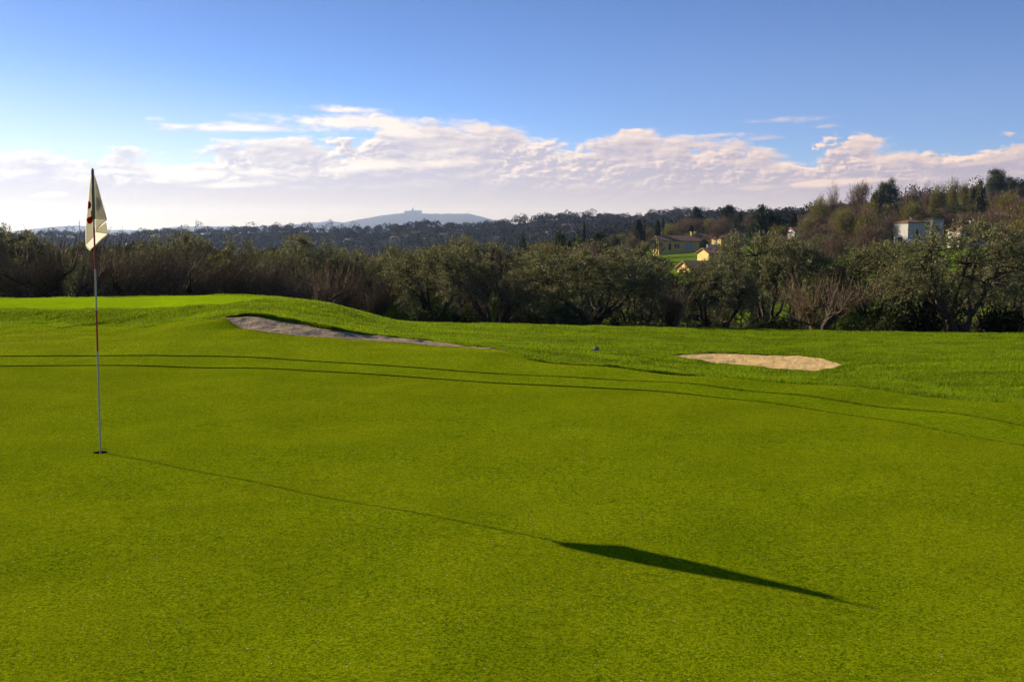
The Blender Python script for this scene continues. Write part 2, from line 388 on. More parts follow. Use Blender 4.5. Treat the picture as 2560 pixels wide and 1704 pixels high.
NEAR = {  # column -> [(Y, z)]
    -900: [(14.5, 0), (19, -.1), (21, -.1), (22.5, .04), (26, -.05), (29, -.11), (32, -.5), (36, -1.6), (42, -3)],
    0: [(14.5, 0), (17, -.06), (19, -.1), (21, zp(812, 21)), (22.5, zp(780, 22.5)), (26, zp(759, 26)), (29, zp(749, 29)), (32, -.6), (36, -1.7), (42, -3)],
    300: [(14.5, 0), (17, -.04), (19, zp(836, 19)), (20.7, zp(810, 20.7)), (22.2, zp(778, 22.2)), (25.5, zp(756, 25.5)), (28.5, zp(746, 28.5)), (32, -.6), (36, -1.7), (42, -3)],
    600: [(14.0, 0), (16, .02), (17.6, zp(826, 17.6)), (18.15, zp(797, 18.15)), (20.5, zp(774, 20.5)), (23.5, zp(750, 23.5)), (25.5, zp(743, 25.5)), (28, .02), (31, -.6), (36, -1.8), (42, -3)],
    800: [(13.6, 0), (16, .0), (17.2, zp(846, 17.2)), (17.7, zp(826, 17.7)), (20.5, zp(796, 20.5)), (23, zp(765, 23)), (25.5, .02), (29, -.5), (32, -1.1), (36, -2.0), (42, -3.1)],
    1000: [(13.2, 0), (15.5, -.02), (17, zp(863, 17)), (18, zp(850, 18)), (21, zp(828, 21)), (25, zp(807, 25)), (28, -.68), (32, -1.3), (36, -2.1), (42, -3.2)],
    1200: [(12.8, 0), (14.8, .0), (16.5, zp(872, 16.5)), (20, zp(850, 20)), (24, zp(828, 24)), (28, zp(813, 28)), (31, -1.05), (36, -2.1), (42, -3.2)],
    1500: [(11.8, 0), (13.1, .03), (15, -.20), (18, zp(885, 18)), (22, zp(855, 22)), (28, zp(820, 28)), (31, -1.12), (36, -2.2), (42, -3.3)],
    1800: [(11.0, 0), (12.0, .04), (14.5, -.33), (17, zp(935, 17)), (20, zp(893, 20)), (24, zp(859, 24)), (29, zp(825, 29)), (31.5, -1.2), (36, -2.2), (42, -3.3)],
    2100: [(10.2, 0), (11.2, .05), (14, -.36), (17, zp(926, 17)), (20, zp(893, 20)), (24, zp(863, 24)), (29, zp(832, 29)), (31.5, -1.3), (36, -2.2), (42, -3.3)],
    2560: [(8.9, 0), (9.9, .05), (12, -.2), (14.5, -.38), (17, zp(920, 17)), (20, zp(893, 20)), (24, zp(868, 24)), (29, zp(838, 29)), (31.5, -1.35), (36, -2.2), (42, -3.3)],
    3500: [(8.0, 0), (9.0, .05), (12, -.2), (17, -.5), (20, -.6), (24, -.85), (29, -1.1), (31.5, -1.4), (36, -2.2), (42, -3.3)]}
RIDGE_Y = 1100.0
LY = np.geomspace(2.0, 14000.0, 900)
LY = np.unique(np.concatenate([np.linspace(2, 45, 700), np.geomspace(45, 14000, 320)]))
cols_px = np.array(sorted(NEAR)); cols_u = (cols_px - CX) / F * 1.003
def interp_cols(tab_px, tab, px): return np.array([np.interp(px, tab_px, c) for c in np.array(tab).T])
fz_px = np.array(sorted(FAR_Z)); fz = [FAR_Z[k] for k in fz_px]
U = np.linspace(-1.6, 1.6, 641)
prof = []
for px in cols_px:
    ys = [0, 6] + [q[0] for q in NEAR[px]]; zs = [0, 0] + [q[1] for q in NEAR[px]]
    ys += FAR_Y; zs += list(interp_cols(fz_px, fz, px))
    prof.append(pchip(ys, zs, np.minimum(LY, 650)))
prof = np.array(prof)                                    # columns x Y
TAB = np.empty((len(U), len(LY)))
for j in range(len(LY)): TAB[:, j] = pchip(cols_u, prof[:, j], U)
# the ridge
rx = np.array([q[0] for q in RIDGE]); rpy = np.array([q[1] for q in RIDGE])
ru = (rx - CX) / F / 1.0
ridge_z = np.interp(U, ru, [float(P(CX, y, RIDGE_Y)[2]) for y in rpy]) - 9.0
fr = LY > 650
for j in np.where(fr)[0]:
    t = min(1.0, (LY[j] - 650) / (RIDGE_Y - 650)); t2 = t * t * (3 - 2 * t) * 0.55 + t * 0.45
    base = TAB[:, np.searchsorted(LY, 650) - 1] * (1 - t2) + ridge_z * t2
    if LY[j] > RIDGE_Y:
        k = min(1.0, (LY[j] - RIDGE_Y) / 900.0); base = ridge_z * (1 - k) + (-45) * k
    TAB[:, j] = base
rs = np.random.RandomState(5)
def sines(lo, hi, n):
    wl = np.exp(rs.uniform(np.log(lo), np.log(hi), n)); th = rs.uniform(0, 2 * np.pi, n)
    return 2 * np.pi / wl * np.cos(th), 2 * np.pi / wl * np.sin(th), rs.uniform(0, 6.28, n), wl
S_GREEN = sines(0.8, 5.0, 22); S_ROUGH = sines(0.35, 2.2, 34); S_BIG = sines(25, 160, 24)
def wave(S, X, Y, slope):
    r = np.zeros_like(X)
    for kx, ky, ph, wl in zip(*S): r += np.sin(kx * X + ky * Y + ph) * wl
    return r * slope / math.sqrt(len(S[0])) / 6.28
def edge(curve):                                          # a curve over pixel columns -> Y over u
    px = np.array([q[0] for q in curve], float); Yv = np.array([q[1] for q in curve], float)
    return (px - CX) / F * 1.003, Yv
def flatY(py): return EYE / math.tan(PITCH + math.atan((py - CY) / F))
G_E = edge([(-900, 13.9), (-300, 13.9)] + [(x, flatY(y)) for x, y in [(0, 915), (300, 915), (540, 917), (826, 931), (1060, 944), (1298, 960), (1570, 975), (1733, 988), (1880, 1003), (2070, 1027), (2250, 1055), (2400, 1082), (2560, 1111)]] + [(CX + F * q / 1.003, 14.39 / (1 + 1.4 * q)) for q in (.60, .75, 1.0, 1.4, 2.0, 3.0, 5.0)])
F_E = edge([(-900, 15.0), (-300, 14.9)] + [(x, flatY(y)) for x, y in [(0, 893), (300, 892), (540, 894), (900, 913), (1300, 940), (1600, 958), (1800, 976), (2010, 999), (2300, 1033), (2560, 1070)]] + [(CX + F * q / 1.003, 15.55 / (1 + 1.4 * q)) for q in (.60, .75, 1.0, 1.4, 2.0, 3.0, 5.0)])
A_E = edge([(-900, 20.5), (0, 20.4), (300, 20.2), (430, 19.6), (520, 18.7), (575, 18.0), (620, 17.4), (740, 17.15), (820, 16.95), (980, 16.75), (1100, 16.3), (1200, 15.6), (1270, 14.9), (1320, 14.5), (1400, 13.9), (1500, 13.35), (1700, 12.55), (1860, 12.05), (2100, 11.5), (2300, 11.0), (2560, 10.45)] + [(CX + F * q / 1.003, 17.4 / (1 + 1.4 * q)) for q in (.60, .75, 1.0, 1.4, 2.0, 3.0, 5.0)])
def ev(E_, u): return pchip(E_[0], E_[1], u)
def Zraw(X, Y):
    X = np.asarray(X, float); Y = np.asarray(Y, float)
    Yc = np.maximum(Y, 2.0); u = np.clip(X / Yc, -1.59, 1.59)
    iu = (u - U[0]) / (U[1] - U[0]); i = np.clip(iu.astype(int), 0, len(U) - 2); a = iu - i
    j = np.clip(np.searchsorted(LY, Yc) - 1, 0, len(LY) - 2); b = np.clip((Yc - LY[j]) / (LY[j + 1] - LY[j]), 0, 1)
    return (TAB[i, j] * (1 - a) * (1 - b) + TAB[i + 1, j] * a * (1 - b) + TAB[i, j + 1] * (1 - a) * b + TAB[i + 1, j + 1] * a * b)
def sstep(x, a, b):
    t = np.clip((x - a) / (b - a), 0, 1); return t * t * (3 - 2 * t)
def Zs(X, Y):                                             # terrain with its small unevenness
    X = np.asarray(X, float); Y = np.asarray(Y, float)
    u = X / np.maximum(Y, 2.0)
    z = Zraw(X, Y)
    ge = ev(G_E, u)
    z = z + wave(S_GREEN, X, Y, 0.034) * (1 - sstep(Y, ge - 1, ge + 2)) * sstep(np.hypot(X + 3.2, Y - 8.3), 0.15, 1.2)
    z = z + wave(S_ROUGH, X, Y, 0.07) * sstep(Y, ge + 0.4, ge + 6) * (1 - sstep(Y, 45, 60))
    z = z + wave(S_BIG, X, Y, 0.03) * sstep(Y, 150, 500)
    for px, far, near, d in BUNK:                         # raised turf lip behind the sand
        uf = far[:, 0] / far[:, 1]
        g_ = Y - np.interp(u, uf, far[:, 1]); k = (u > uf[0]) & (u < uf[-1])
        z = z + np.where(k & (g_ > 0), np.interp(u, uf, d) * np.minimum(1, g_ / 0.05) * np.exp(-np.maximum(g_, 0) / 0.9), 0)
    return z
def hit(px, py, y0=3.0, y1=3000.0, fn=None):
    fn = fn or Zraw
    Y = np.geomspace(y0, y1, 3000); a, b, c = ray(px, py)
    X = a / b * Y; Zr = EYE + c / b * Y
    gap = Zr - fn(X, Y)
    k = np.argmax(gap <= 0) if (gap <= 0).any() else int(np.argmin(gap / Y))
    return np.array([X[k], Y[k], float(fn(X[k:k + 1], Y[k:k + 1])[0])])
# bunkers: outlines (column, top edge, bottom edge), deepest below the far lip
B_LEFT = [(562, 797.5, 799, .0), (580, 796, 810, .025), (610, 795, 824, .036), (650, 798, 831, .042), (690, 804, 837, .046), (740, 812, 842, .05), (780, 821, 845, .05), (830, 830, 848, .03), (900, 839, 852, .012), (980, 848, 859, .01),
          (1060, 857, 866, .01), (1130, 865, 870, .015), (1190, 872, 874.5, .02), (1262, 880, 881, .01)]
B_RIGHT = [(1676, 892.5, 893.5, .0), (1700, 890.5, 899, .004), (1760, 889, 908, .006), (1840, 889, 918, .006), (1920, 890.5, 926, .008), (1990, 893.5, 931, .008), (2050, 900, 930.5, .01), (2085, 908, 927, .01), (2106, 917.5, 920, .0)]
BUNK = []
def bunker_shape(spec):
    px = np.array([q[0] for q in spec], float)
    far = np.array([hit(q[0], q[1], 9, 40) for q in spec]); near = np.array([hit(q[0], q[2], 9, 40) for q in spec])
    return px, far, near, np.array([q[3] for q in spec])
BUNK = [bunker_shape(B_LEFT), bunker_shape(B_RIGHT)]
def bunker_t(X, Y):                                       # (inside?, 0 near .. 1 far, depth)
    ins = np.zeros(X.shape, bool); t = np.zeros(X.shape); dep = np.zeros(X.shape)
    u = X / np.maximum(Y, 2.0)
    for px, far, near, d in BUNK:
        uf = far[:, 0] / far[:, 1]
        yf = np.interp(u, uf, far[:, 1]); yn = np.interp(u, uf, near[:, 1])
        k = (u > uf[0]) & (u < uf[-1]) & (Y > yn) & (Y < yf)
        tt = np.clip((Y - yn) / np.maximum(yf - yn, 1e-3), 0, 1)
        ins |= k; t = np.where(k, tt, t); dep = np.where(k, np.interp(u, uf, d), dep)
    return ins, t, dep
def sand_drop(t, d): return 0.25 * d * np.minimum(1.0, t * 1.15) ** 1.3
def Zt(X, Y):
    z = Zs(X, Y)
    ins, t, d = bunker_t(np.asarray(X, float), np.asarray(Y, float))
    return np.where(ins, z - sand_drop(t, d) - 0.05 * np.minimum(1, t * 8) * np.minimum(1, (1 - t) * 30 + .4), z)

_f = BUNK[0][1]; _u = _f[:, 0] / _f[:, 1]
_k0 = A_E[0] < _u[0] - .012; _k1 = A_E[0] > _u[-1] + .012
_ur = np.linspace(-0.7, _u[0] - .02, 60)[1:]
_yr = np.interp(_ur, A_E[0][_k0], A_E[1][_k0]) + 0.25 * np.sin(_ur * 61) + 0.2 * np.sin(_ur * 97 + 1) + .12 * np.sin(_ur * 233 + 2)
A_E = (np.concatenate([A_E[0][:1], _ur, _u, A_E[0][_k1]]), np.concatenate([A_E[1][:1], _yr, _f[:, 1] + 0.02, A_E[1][_k1]]))
VC = np.concatenate([np.linspace(-2.6, -0.66, 40)[:-1], np.linspace(-0.66, 0.66, 600), np.linspace(0.66, 1.3, 110)[1:], np.linspace(1.3, 2.6, 20)[1:]])
OFF = 6.0
def ue_of(v, Y): return v * (Y + OFF) / np.maximum(Y, 2.0)
def curve_on_v(E_):                                       # Y of a boundary along each grid column v
    Y = np.full(len(VC), 12.0)
    for _ in range(60): Y = 0.5 * Y + 0.5 * ev(E_, ue_of(VC, Y))
    return Y
YG, YF, YA = curve_on_v(G_E), curve_on_v(F_E), curve_on_v(A_E)
YF = np.maximum(YF, YG + 0.25); YA = np.maximum(YA, YF + 0.3)
def strip(name, Y0, Y1, rows, lift0=None, lift=0.0, m_='rough'):
    """sheet between two boundaries over all columns; rows in 0..1; optional riser at the near edge"""
    Yr = Y0[:, None] + (Y1 - Y0)[:, None] * rows[None, :]
    X = VC[:, None] * (Yr + OFF)
    Z = Zt(X, Yr) + lift
    V = np.stack([X, Yr, Z], -1)
    if lift0 is not None:
        r0 = V[:, :1].copy(); r0[:, :, 2] += np.broadcast_to(lift0, (len(VC), 1)) - np.broadcast_to(lift, (len(VC), 1)); r0[:, :, 1] -= 0.006
        V = np.concatenate([r0, V], 1)
    nc_, nr = V.shape[:2]
    idx = np.arange(nc_ * nr).reshape(nc_, nr)
    Q = np.stack([idx[:-1, :-1], idx[1:, :-1], idx[1:, 1:], idx[:-1, 1:]], -1).reshape(-1, 4)
    mi = np.zeros((nc_ - 1, nr - 1), int)
    if lift0 is not None: mi[:, 0] = 1
    me = mesh(name, V.reshape(-1, 3), [Q], [M[m_], M['thatch']], mi.ravel(), smooth=lift0 is None)
    o = obj(name, me); tag(o, kind='structure'); return o
green = strip('putting_green', np.full(len(VC), -4.0), YG, np.concatenate([np.linspace(0, .36, 16)[:-1], np.linspace(.36, 1, 270)]), m_='green')
LR = 0.025
def LAf(u): return LR - 0.003 - 0.005 * sstep(u, -.02, .0) * (1 - sstep(u, .15, .18)) 
def LFf(u): return 0.0105 + 0.0 * u
LA = LAf(ue_of(VC, YA))[:, None]; LF = LFf(ue_of(VC, YF))[:, None]
strip('fringe', YG, YF, np.linspace(0, 1, 16), 0.0, LF, 'fringe')
strip('apron', YF, YA, np.linspace(0, 1, 70), LF, LA, 'fringe')
mid = np.full(len(VC), 22.0); cr = np.full(len(VC), 33.0)
strip('fairway', YA, mid, np.linspace(0, 1, 130), LA, LR, 'rough')
strip('lawn', mid, cr, np.linspace(0, 1, 80), None, LR, 'rough')
yu = np.full(len(VC), 75.0)
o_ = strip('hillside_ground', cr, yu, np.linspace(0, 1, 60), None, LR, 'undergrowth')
rows_far = (np.geomspace(75, 13500, 240) - 75) / (13500 - 75)
yw = np.full(len(VC), 470.0)
strip('hillside', yu, yw, (np.geomspace(75, 470, 120) - 75) / (470 - 75), None, LR, 'hillside')
strip('wooded_ridge', yw, np.full(len(VC), 13500.0), (np.geomspace(470, 13500, 170) - 470) / (13500 - 470), None, LR, 'woodfloor')

def sand_sheet(name, spec, shape, m_, rg):
    px, far, near, d = shape
    n, r = 420, 40
    s = np.linspace(0, 1, n) * (len(px) - 1)
    ii = np.arange(len(px))
    jag = np.random.RandomState(len(px))
    X0, Y0 = pchip(ii, near[:, 0], s), pchip(ii, near[:, 1], s)
    X1, Y1 = pchip(ii, far[:, 0], s), pchip(ii, far[:, 1], s)
    dd = np.interp(s, ii, d)
    wob_ = np.convolve(jag.randn(n + 8), np.ones(5) / 5, 'same')[4:-4] * 0.012
    Y0 = Y0 + wob_ * np.minimum(1, (Y1 - Y0))
    t = np.linspace(-0.01, 1.0, r)
    X = X0[:, None] + (X1 - X0)[:, None] * t; Y = Y0[:, None] + (Y1 - Y0)[:, None] * t
    Z = Zs(X, Y) + LR + 0.006 - sand_drop(np.clip(t, 0, 1)[None, :], dd[:, None]) + wave(S_ROUGH, X * 2.5, Y * 2.5, 0.10) * rg * np.clip(np.minimum(t, 1 - t) * 8, 0, 1)[None]
    V = np.stack([X, Y, Z], -1); idx = np.arange(n * r).reshape(n, r)
    Q = np.stack([idx[:-1, :-1], idx[1:, :-1], idx[1:, 1:], idx[:-1, 1:]], -1).reshape(-1, 4)
    return tag(obj(name, mesh(name, V.reshape(-1, 3), [Q], [M[m_]], smooth=True)), kind='structure')
sand_sheet('bunker_sand', B_LEFT, BUNK[0], 'grey_shaded_sand', .75); sand_sheet('bunker_sand', B_RIGHT, BUNK[1], 'sand', .35)

# the mown plateau on the left mound (an upper green) lies 4 mm over the lawn
def plateau():
    n, r = 220, 30
    px = np.linspace(-700, 655, n)
    pb = np.interp(px, [-700, 0, 250, 420, 560, 640, 690], [778, 776, 775, 772, 764, 754, 747.5])
    pt = np.interp(px, [-700, 0, 300, 560, 690], [752, 750.5, 748, 744.8, 745.6])
    lo = np.array([hit(a, b, 9, 45) for a, b in zip(px, pb)]); hi = np.array([hit(a, b, 9, 45) for a, b in zip(px, pt)])
    hi[:, 1] += 0.8; t = np.linspace(0, 1, r)
    X = lo[:, 0, None] + (hi[:, 0] - lo[:, 0])[:, None] * t; Y = lo[:, 1, None] + (hi[:, 1] - lo[:, 1])[:, None] * t
    Z = Zt(X, Y) + LR + 0.012
    V = np.stack([X, Y, Z], -1); idx = np.arange(n * r).reshape(n, r)
    Q = np.stack([idx[:-1, :-1], idx[1:, :-1], idx[1:, 1:], idx[:-1, 1:]], -1).reshape(-1, 4)
    tag(obj('upper_green', mesh('upper_green', V.reshape(-1, 3), [Q], [M['tee']], smooth=True)), kind='structure')
    return lo, hi
PLAT = plateau()
def on_plateau(X, Y):
    lo, hi = PLAT; u = X / Y
    yl = np.interp(u, lo[:, 0] / lo[:, 1], lo[:, 1], left=99, right=99); yh = np.interp(u, lo[:, 0] / lo[:, 1], hi[:, 1], left=99, right=0)
    return (Y > yl) & (Y < yh)

# ------------------------------------------------------------------ grass blades on everything taller than the green
def grass():
    r = np.random.RandomState(11)
    N = 1750000
    Y = 8.0 + 24.5 * r.rand(N) ** 0.8; u = r.uniform(-0.60, 0.68, N); X = u * Y
    ge, fe, ae = ev(G_E, u), ev(F_E, u), ev(A_E, u)
    ins, t, d = bunker_t(X, Y)
    dens_ = np.where(Y < fe, 0.75, np.where(Y < ae, 0.6, 0.75))
    keep = (Y > ge + 0.01) & ~(ins & (t > 0.0)) & ~on_plateau(X, Y) & (r.rand(N) < dens_)
    X, Y, u = X[keep], Y[keep], u[keep]; ge, fe, ae = ge[keep], fe[keep], ae[keep]
    # extra ragged blades along each mowing step and along the bunker lips
    ex = []
    for E_, n in ((G_E, 15000), (F_E, 15000), (A_E, 15000)):
        uu = r.uniform(-0.60, 0.72, n) if E_ is not A_E else r.uniform(-.02, .17, 7000); n = len(uu); yy = ev(E_, uu) + np.abs(r.randn(n)) * 0.02 + 0.004; ex.append((uu * yy, yy))
    for (px, far, near, dd) in BUNK:
        s = r.uniform(0, len(px) - 1, 15000 if dd.max() > .03 else 4000); ii = np.arange(len(px))
        ex.append((np.interp(s, ii, far[:, 0]), np.interp(s, ii, far[:, 1]) + np.abs(r.randn(len(s))) * 0.05 + 0.005))
        s = r.uniform(0, len(px) - 1, 5000)
        ex.append((np.interp(s, ii, near[:, 0]), np.interp(s, ii, near[:, 1]) - np.abs(r.randn(len(s))) * 0.04 - 0.005))
    X = np.concatenate([X] + [e[0] for e in ex]); Y = np.concatenate([Y] + [e[1] for e in ex]); u = X / Y
    ge, fe, ae = ev(G_E, u), ev(F_E, u), ev(A_E, u)
    n = len(X)
    lift = np.where(Y < fe, LFf(u), np.where(Y < ae, LAf(u), LR))
    tuft = 0.5 + 0.5 * np.sin(wave(S_ROUGH, X * 0.8, Y * 0.8, 9.0) * 3)
    hgt = np.where(Y < fe, 0.011, np.where(Y < ae, 0.015, 0.022 + 0.022 * tuft)) * r.uniform(0.6, 1.3, n)
    wid = np.where(Y < ae, 0.004, 0.006) * r.uniform(0.7, 1.4, n) * np.clip(Y / 16, 0.7, 1.6)
    Z = Zt(X, Y) + lift - 0.004
    th = r.uniform(0, 6.283, n); ph = r.uniform(0, 6.283, n); ln = r.uniform(0.15, 0.9, n) * hgt
    B = np.stack([X, Y, Z], -1)
    sx = np.stack([np.cos(th), np.sin(th), 0 * th], -1) * wid[:, None]
    tip = B + np.stack([np.cos(ph) * ln, np.sin(ph) * ln, hgt], -1)
    V = np.stack([B - sx, B + sx, tip], 1).reshape(-1, 3)
    k = r.rand(n)[:, None]; dry = (r.rand(n) < 0.06)[:, None]
    tone = (0.5 + 0.5 * np.sin(wave(S_ROUGH, X * 0.35 + 9, Y * 0.35, 9.0) * 2.2))[:, None]
    c = np.array([0.080, 0.155, 0.001]) * (1 - k) + np.array([0.212, 0.30, 0.004]) * k
    c = c * (0.8 + 0.3 * tone); c = np.where(dry, np.array([0.30, 0.27, 0.08]), c)
    c = np.where((Y < ae)[:, None], c * np.array([1.28, 1.0, 1]), c)
    tint = np.repeat(c, 3, 0)
    Fc = np.arange(3 * n).reshape(n, 3)
    o = obj('grass', mesh('grass', V, [Fc], [M['blade']], tint=tint))
    tag(o, 'green grass blades standing on the fringe and rough', 'grass', kind='stuff')
grass()

# ------------------------------------------------------------------ flagstick and hole
base_xy = P(251, 1130, flatY(1130)); BX, BY = base_xy[0], base_xy[1]
HR = 0.054
def cut_hole():
    me = green.data; bm = bmesh.new(); bm.from_mesh(me)
    fs = [f for f in bm.faces if min([(v.co.xy - Vector((BX, BY))).length for v in f.verts] + [(f.calc_center_median().xy - Vector((BX, BY))).length]) < 0.10]
    bmesh.ops.delete(bm, geom=fs, context='FACES')
    ed = [e for e in bm.edges if e.is_boundary and ((e.verts[0].co.xy - Vector((BX, BY))).length < 0.4)]
    n = 40
    z0 = float(Zt(np.array([BX]), np.array([BY]))[0])
    vs = [bm.verts.new((BX + HR * math.cos(2 * math.pi * i / n), BY + HR * math.sin(2 * math.pi * i / n), z0)) for i in range(n)]
    ang = lambda v: math.atan2(v.co.y - BY, v.co.x - BX) % (2 * math.pi)
    ov = sorted({v for e in ed for v in e.verts}, key=ang); iv = sorted(vs, key=ang)
    a, b, na, nb = 0, 0, len(ov), len(iv)                  # zip the two rings together by angle
    while a < na or b < nb:
        ta = ang(ov[a % na]) + 2 * math.pi * (a // na); tb = ang(iv[b % nb]) + 2 * math.pi * (b // nb)
        if b >= nb or (a < na and ta <= tb): tri = (ov[a % na], ov[(a + 1) % na], iv[b % nb]); a += 1
        else: tri = (ov[a % na], iv[(b + 1) % nb], iv[b % nb]); b += 1
        bm.faces.new(tri)
    bm.normal_update()
    for f in bm.faces:
        f.smooth = True
        if f.normal.z < 0: f.normal_flip()
    bm.to_mesh(me); bm.free(); return z0
GZ = cut_hole()
M['soil'] = plain('soil', (0.018, 0.010, 0.006), 0.95, 0.1, 0.4, 60)
M['liner'] = plain('cup_liner', (0.30, 0.29, 0.27), 0.6, 0.3, 0.1, 20)
def lathe(prof_, n=28):
    V = [(r_ * math.cos(2 * math.pi * j / n), r_ * math.sin(2 * math.pi * j / n), z) for r_, z in prof_ for j in range(n)]
    Q = [(i * n + j, i * n + (j + 1) % n, (i + 1) * n + (j + 1) % n, (i + 1) * n + j) for i in range(len(prof_) - 1) for j in range(n)]
    return V, Q
cupt = obj('golf_hole', None, loc=(BX, BY, GZ - 0.004)); cupt.empty_display_size = 0.1
tag(cupt, 'dark round golf hole cut in the putting green under the flagstick', 'golf hole')
V, Q = lathe([(HR + .0005, 0.003), (HR, -0.035)]); obj('soil_wall', mesh('soil_wall', V, [Q], [M['soil']], smooth=True), cupt)
V, Q = lathe([(HR - .002, -0.034), (HR - .002, -0.14), (0.001, -0.142)]); obj('cup_liner', mesh('cup_liner', V, [Q], [M['liner']], smooth=True), cupt)

topw = P(231, 421, BY); LEAN = (topw[0] - BX) / (topw[2] - GZ); PH = topw[2] - GZ
fs = obj('flagstick', None, loc=(BX, BY, GZ - 0.004)); fs.empty_display_size = 0.2
tag(fs, 'red and white striped flagstick with a limp cream flag, standing in the golf hole', 'flagstick')
M['white_paint'] = plain('white_paint', (0.40, 0.40, 0.36), 0.35, 0.5, 0.06, 40)
M['red_paint'] = plain('red_paint', (0.32, 0.012, 0.012), 0.35, 0.5, 0.1, 40)
M['grey_plastic'] = plain('grey_plastic', (0.12, 0.12, 0.095), 0.5, 0.4, 0.15, 40)
def at(z): return (LEAN * z, 0.0, z)
pb = MB()
zt = lambda py: (P(240, py, BY)[2] - GZ)
marks = [-0.13, zt(877), zt(774.5), zt(671), zt(567), zt(540)]
for i in range(5):
    pb.tube([at(marks[i]), at(marks[i + 1])], 0.0068, 12, cap=False, m=(0, 1, 0, 1, 0)[i])
obj('pole', pb.build('pole', [M['white_paint'], M['red_paint']], True), fs)
sb = MB().tube([at(zt(547)), at(zt(545.5)), at(zt(426)), at(zt(425))], [0.0095, 0.0112, 0.0112, 0.010], 14)
sl_ = obj('flag_sleeve', sb.build('flag_sleeve', [M['grey_plastic']], True), fs)
fb = MB().tube([at(zt(425)), at(zt(424)), at(zt(421.5)), at(zt(419.6)), at(zt(418.8))], [0.0115, 0.0115, 0.007, 0.0045, 0.001], 14)
obj('finial', fb.build('finial', [M['grey_plastic']], True), fs)
# cloth
def cloth_mat(name, c, tr, k):
    m_, t = mat(name)
    co = t.n('ShaderNodeTexCoord').outputs['Object']
    wv = t.noise(co, 420, 2, 0.5); cc = t.mix(t.m('MULTIPLY', wv, 0.15), c, tuple(q * 0.8 for q in c))
    d_ = t.n('ShaderNodeBsdfDiffuse'); t.set(d_.inputs[0], cc)
    n_ = bump(t, t.noise(co, 26, 4, 0.6), 0.25, 0.01); t.set(d_.inputs['Normal'], n_)
    b_ = t.n('ShaderNodeBsdfTranslucent'); t.set(b_.inputs[0], tr); t.set(b_.inputs['Normal'], n_)
    mx = t.n('ShaderNodeMixShader'); mx.inputs[0].default_value = k
    t.set(mx.inputs[1], d_.outputs[0]); t.set(mx.inputs[2], b_.outputs[0]); finish(t, mx.outputs[0]); return m_
M['cloth'] = cloth_mat('flag_cloth', (0.62, 0.60, 0.52), (0.72, 0.68, 0.55), 0.50)
M['hem'] = cloth_mat('flag_hem', (0.42, 0.38, 0.28), (0.40, 0.34, 0.22), 0.35)
M['redcloth'] = cloth_mat('flag_number', (0.25, 0.008, 0.008), (0.30, 0.006, 0.006), 0.4)
def fp(zx, zy, dep):                                      # zoomed flag coordinates -> local point
    p_ = P(180 + zx / 6.03, 400 + zy / 6.03, BY)
    dep = dep + 1.15 * (p_[0] - BX - LEAN * (p_[2] - GZ) - 0.004)
    p_ = P(180 + zx / 6.03, 400 + zy / 6.03, BY + dep)
    return np.array([p_[0] - BX, dep, p_[2] - GZ + 0.004])
def panel(mb, Lp, Rp, d0, amp, ph, m=0, nc_=9, nr=26):
    Lp, Rp = np.array(Lp, float), np.array(Rp, float)
    s = np.linspace(0, 1, nr)
    a = np.stack([np.interp(s * (len(Lp) - 1), np.arange(len(Lp)), Lp[:, k]) for k in (0, 1)], -1)
    b = np.stack([np.interp(s * (len(Rp) - 1), np.arange(len(Rp)), Rp[:, k]) for k in (0, 1)], -1)
    V = []
    for i in range(nr):
        for j in range(nc_):
            f_ = j / (nc_ - 1); q = a[i] * (1 - f_) + b[i] * f_
            dep = d0 + 0.010 * math.sin(q[0] * .021 + 1) + .006 * math.sin(q[1] * .011 + q[0] * .013)
            V.append(fp(q[0], q[1], dep))
    Q = [(i * nc_ + j, i * nc_ + j + 1, (i + 1) * nc_ + j + 1, (i + 1) * nc_ + j) for i in range(nr - 1) for j in range(nc_ - 1)]
    mb.add(V, Q, m=m)
cl = MB()
OL = [(284, 240), (275, 285), (258, 420), (246, 580), (236, 700), (222, 840), (206, 1000), (203, 1150), (208, 1280), (222, 1325), (262, 1360)]
OR = [(335, 228), (360, 290), (400, 430), (440, 590), (482, 720), (512, 860), (518, 955), (532, 1060), (541, 1112), (440, 1205), (268, 1362)]
panel(cl, OL, OR, 0.048, 0.012, 0.3)                                                       # the rear fall of the cloth
panel(cl, [(284, 244), (262, 420), (238, 700), (208, 1000), (205, 1150), (212, 1268)], [(312, 244), (318, 420), (326, 700), (332, 1000), (332, 1070), (330, 1138)], 0.038, 0.010, 1.1)
panel(cl, [(335, 232), (340, 400), (345, 600), (349, 780), (352, 880)], [(340, 236), (392, 412), (438, 592), (490, 770), (526, 893)], 0.030, 0.012, 2.0)
panel(cl, [(335, 240), (341, 400), (346, 600), (350, 780), (353, 874)], [(339, 246), (388, 414), (434, 594), (486, 772), (520, 886)], 0.036, 0.010, 0.9)
panel(cl, [(352, 880), (354, 960), (360, 1062)], [(526, 895), (440, 980), (362, 1064)], 0.034, 0.006, 0.2)
panel(cl, [(360, 1060), (357, 1075), (355, 1083)], [(516, 938), (530, 1020), (541, 1108)], 0.041, 0.006, 0.7)
flag = obj('flag', cl.build('flag', [M['cloth']], True), fs)
hm = MB()
def ribbon(pts, d0, wdt):
    pts = np.array(pts, float); T = np.gradient(pts, axis=0); T /= np.linalg.norm(T, axis=1, keepdims=True)
    nrm = np.stack([-T[:, 1], T[:, 0]], -1) * wdt / 2
    V = [fp(*(p_ + s * n_), d0 + 0.010 * math.sin(p_[0] * .021 + 1) + .006 * math.sin(p_[1] * .011 + p_[0] * .013)) for p_, n_ in zip(pts, nrm) for s in (-1, 1)]
    hm.add(V, [(2 * i, 2 * i + 1, 2 * i + 3, 2 * i + 2) for i in range(len(pts) - 1)])
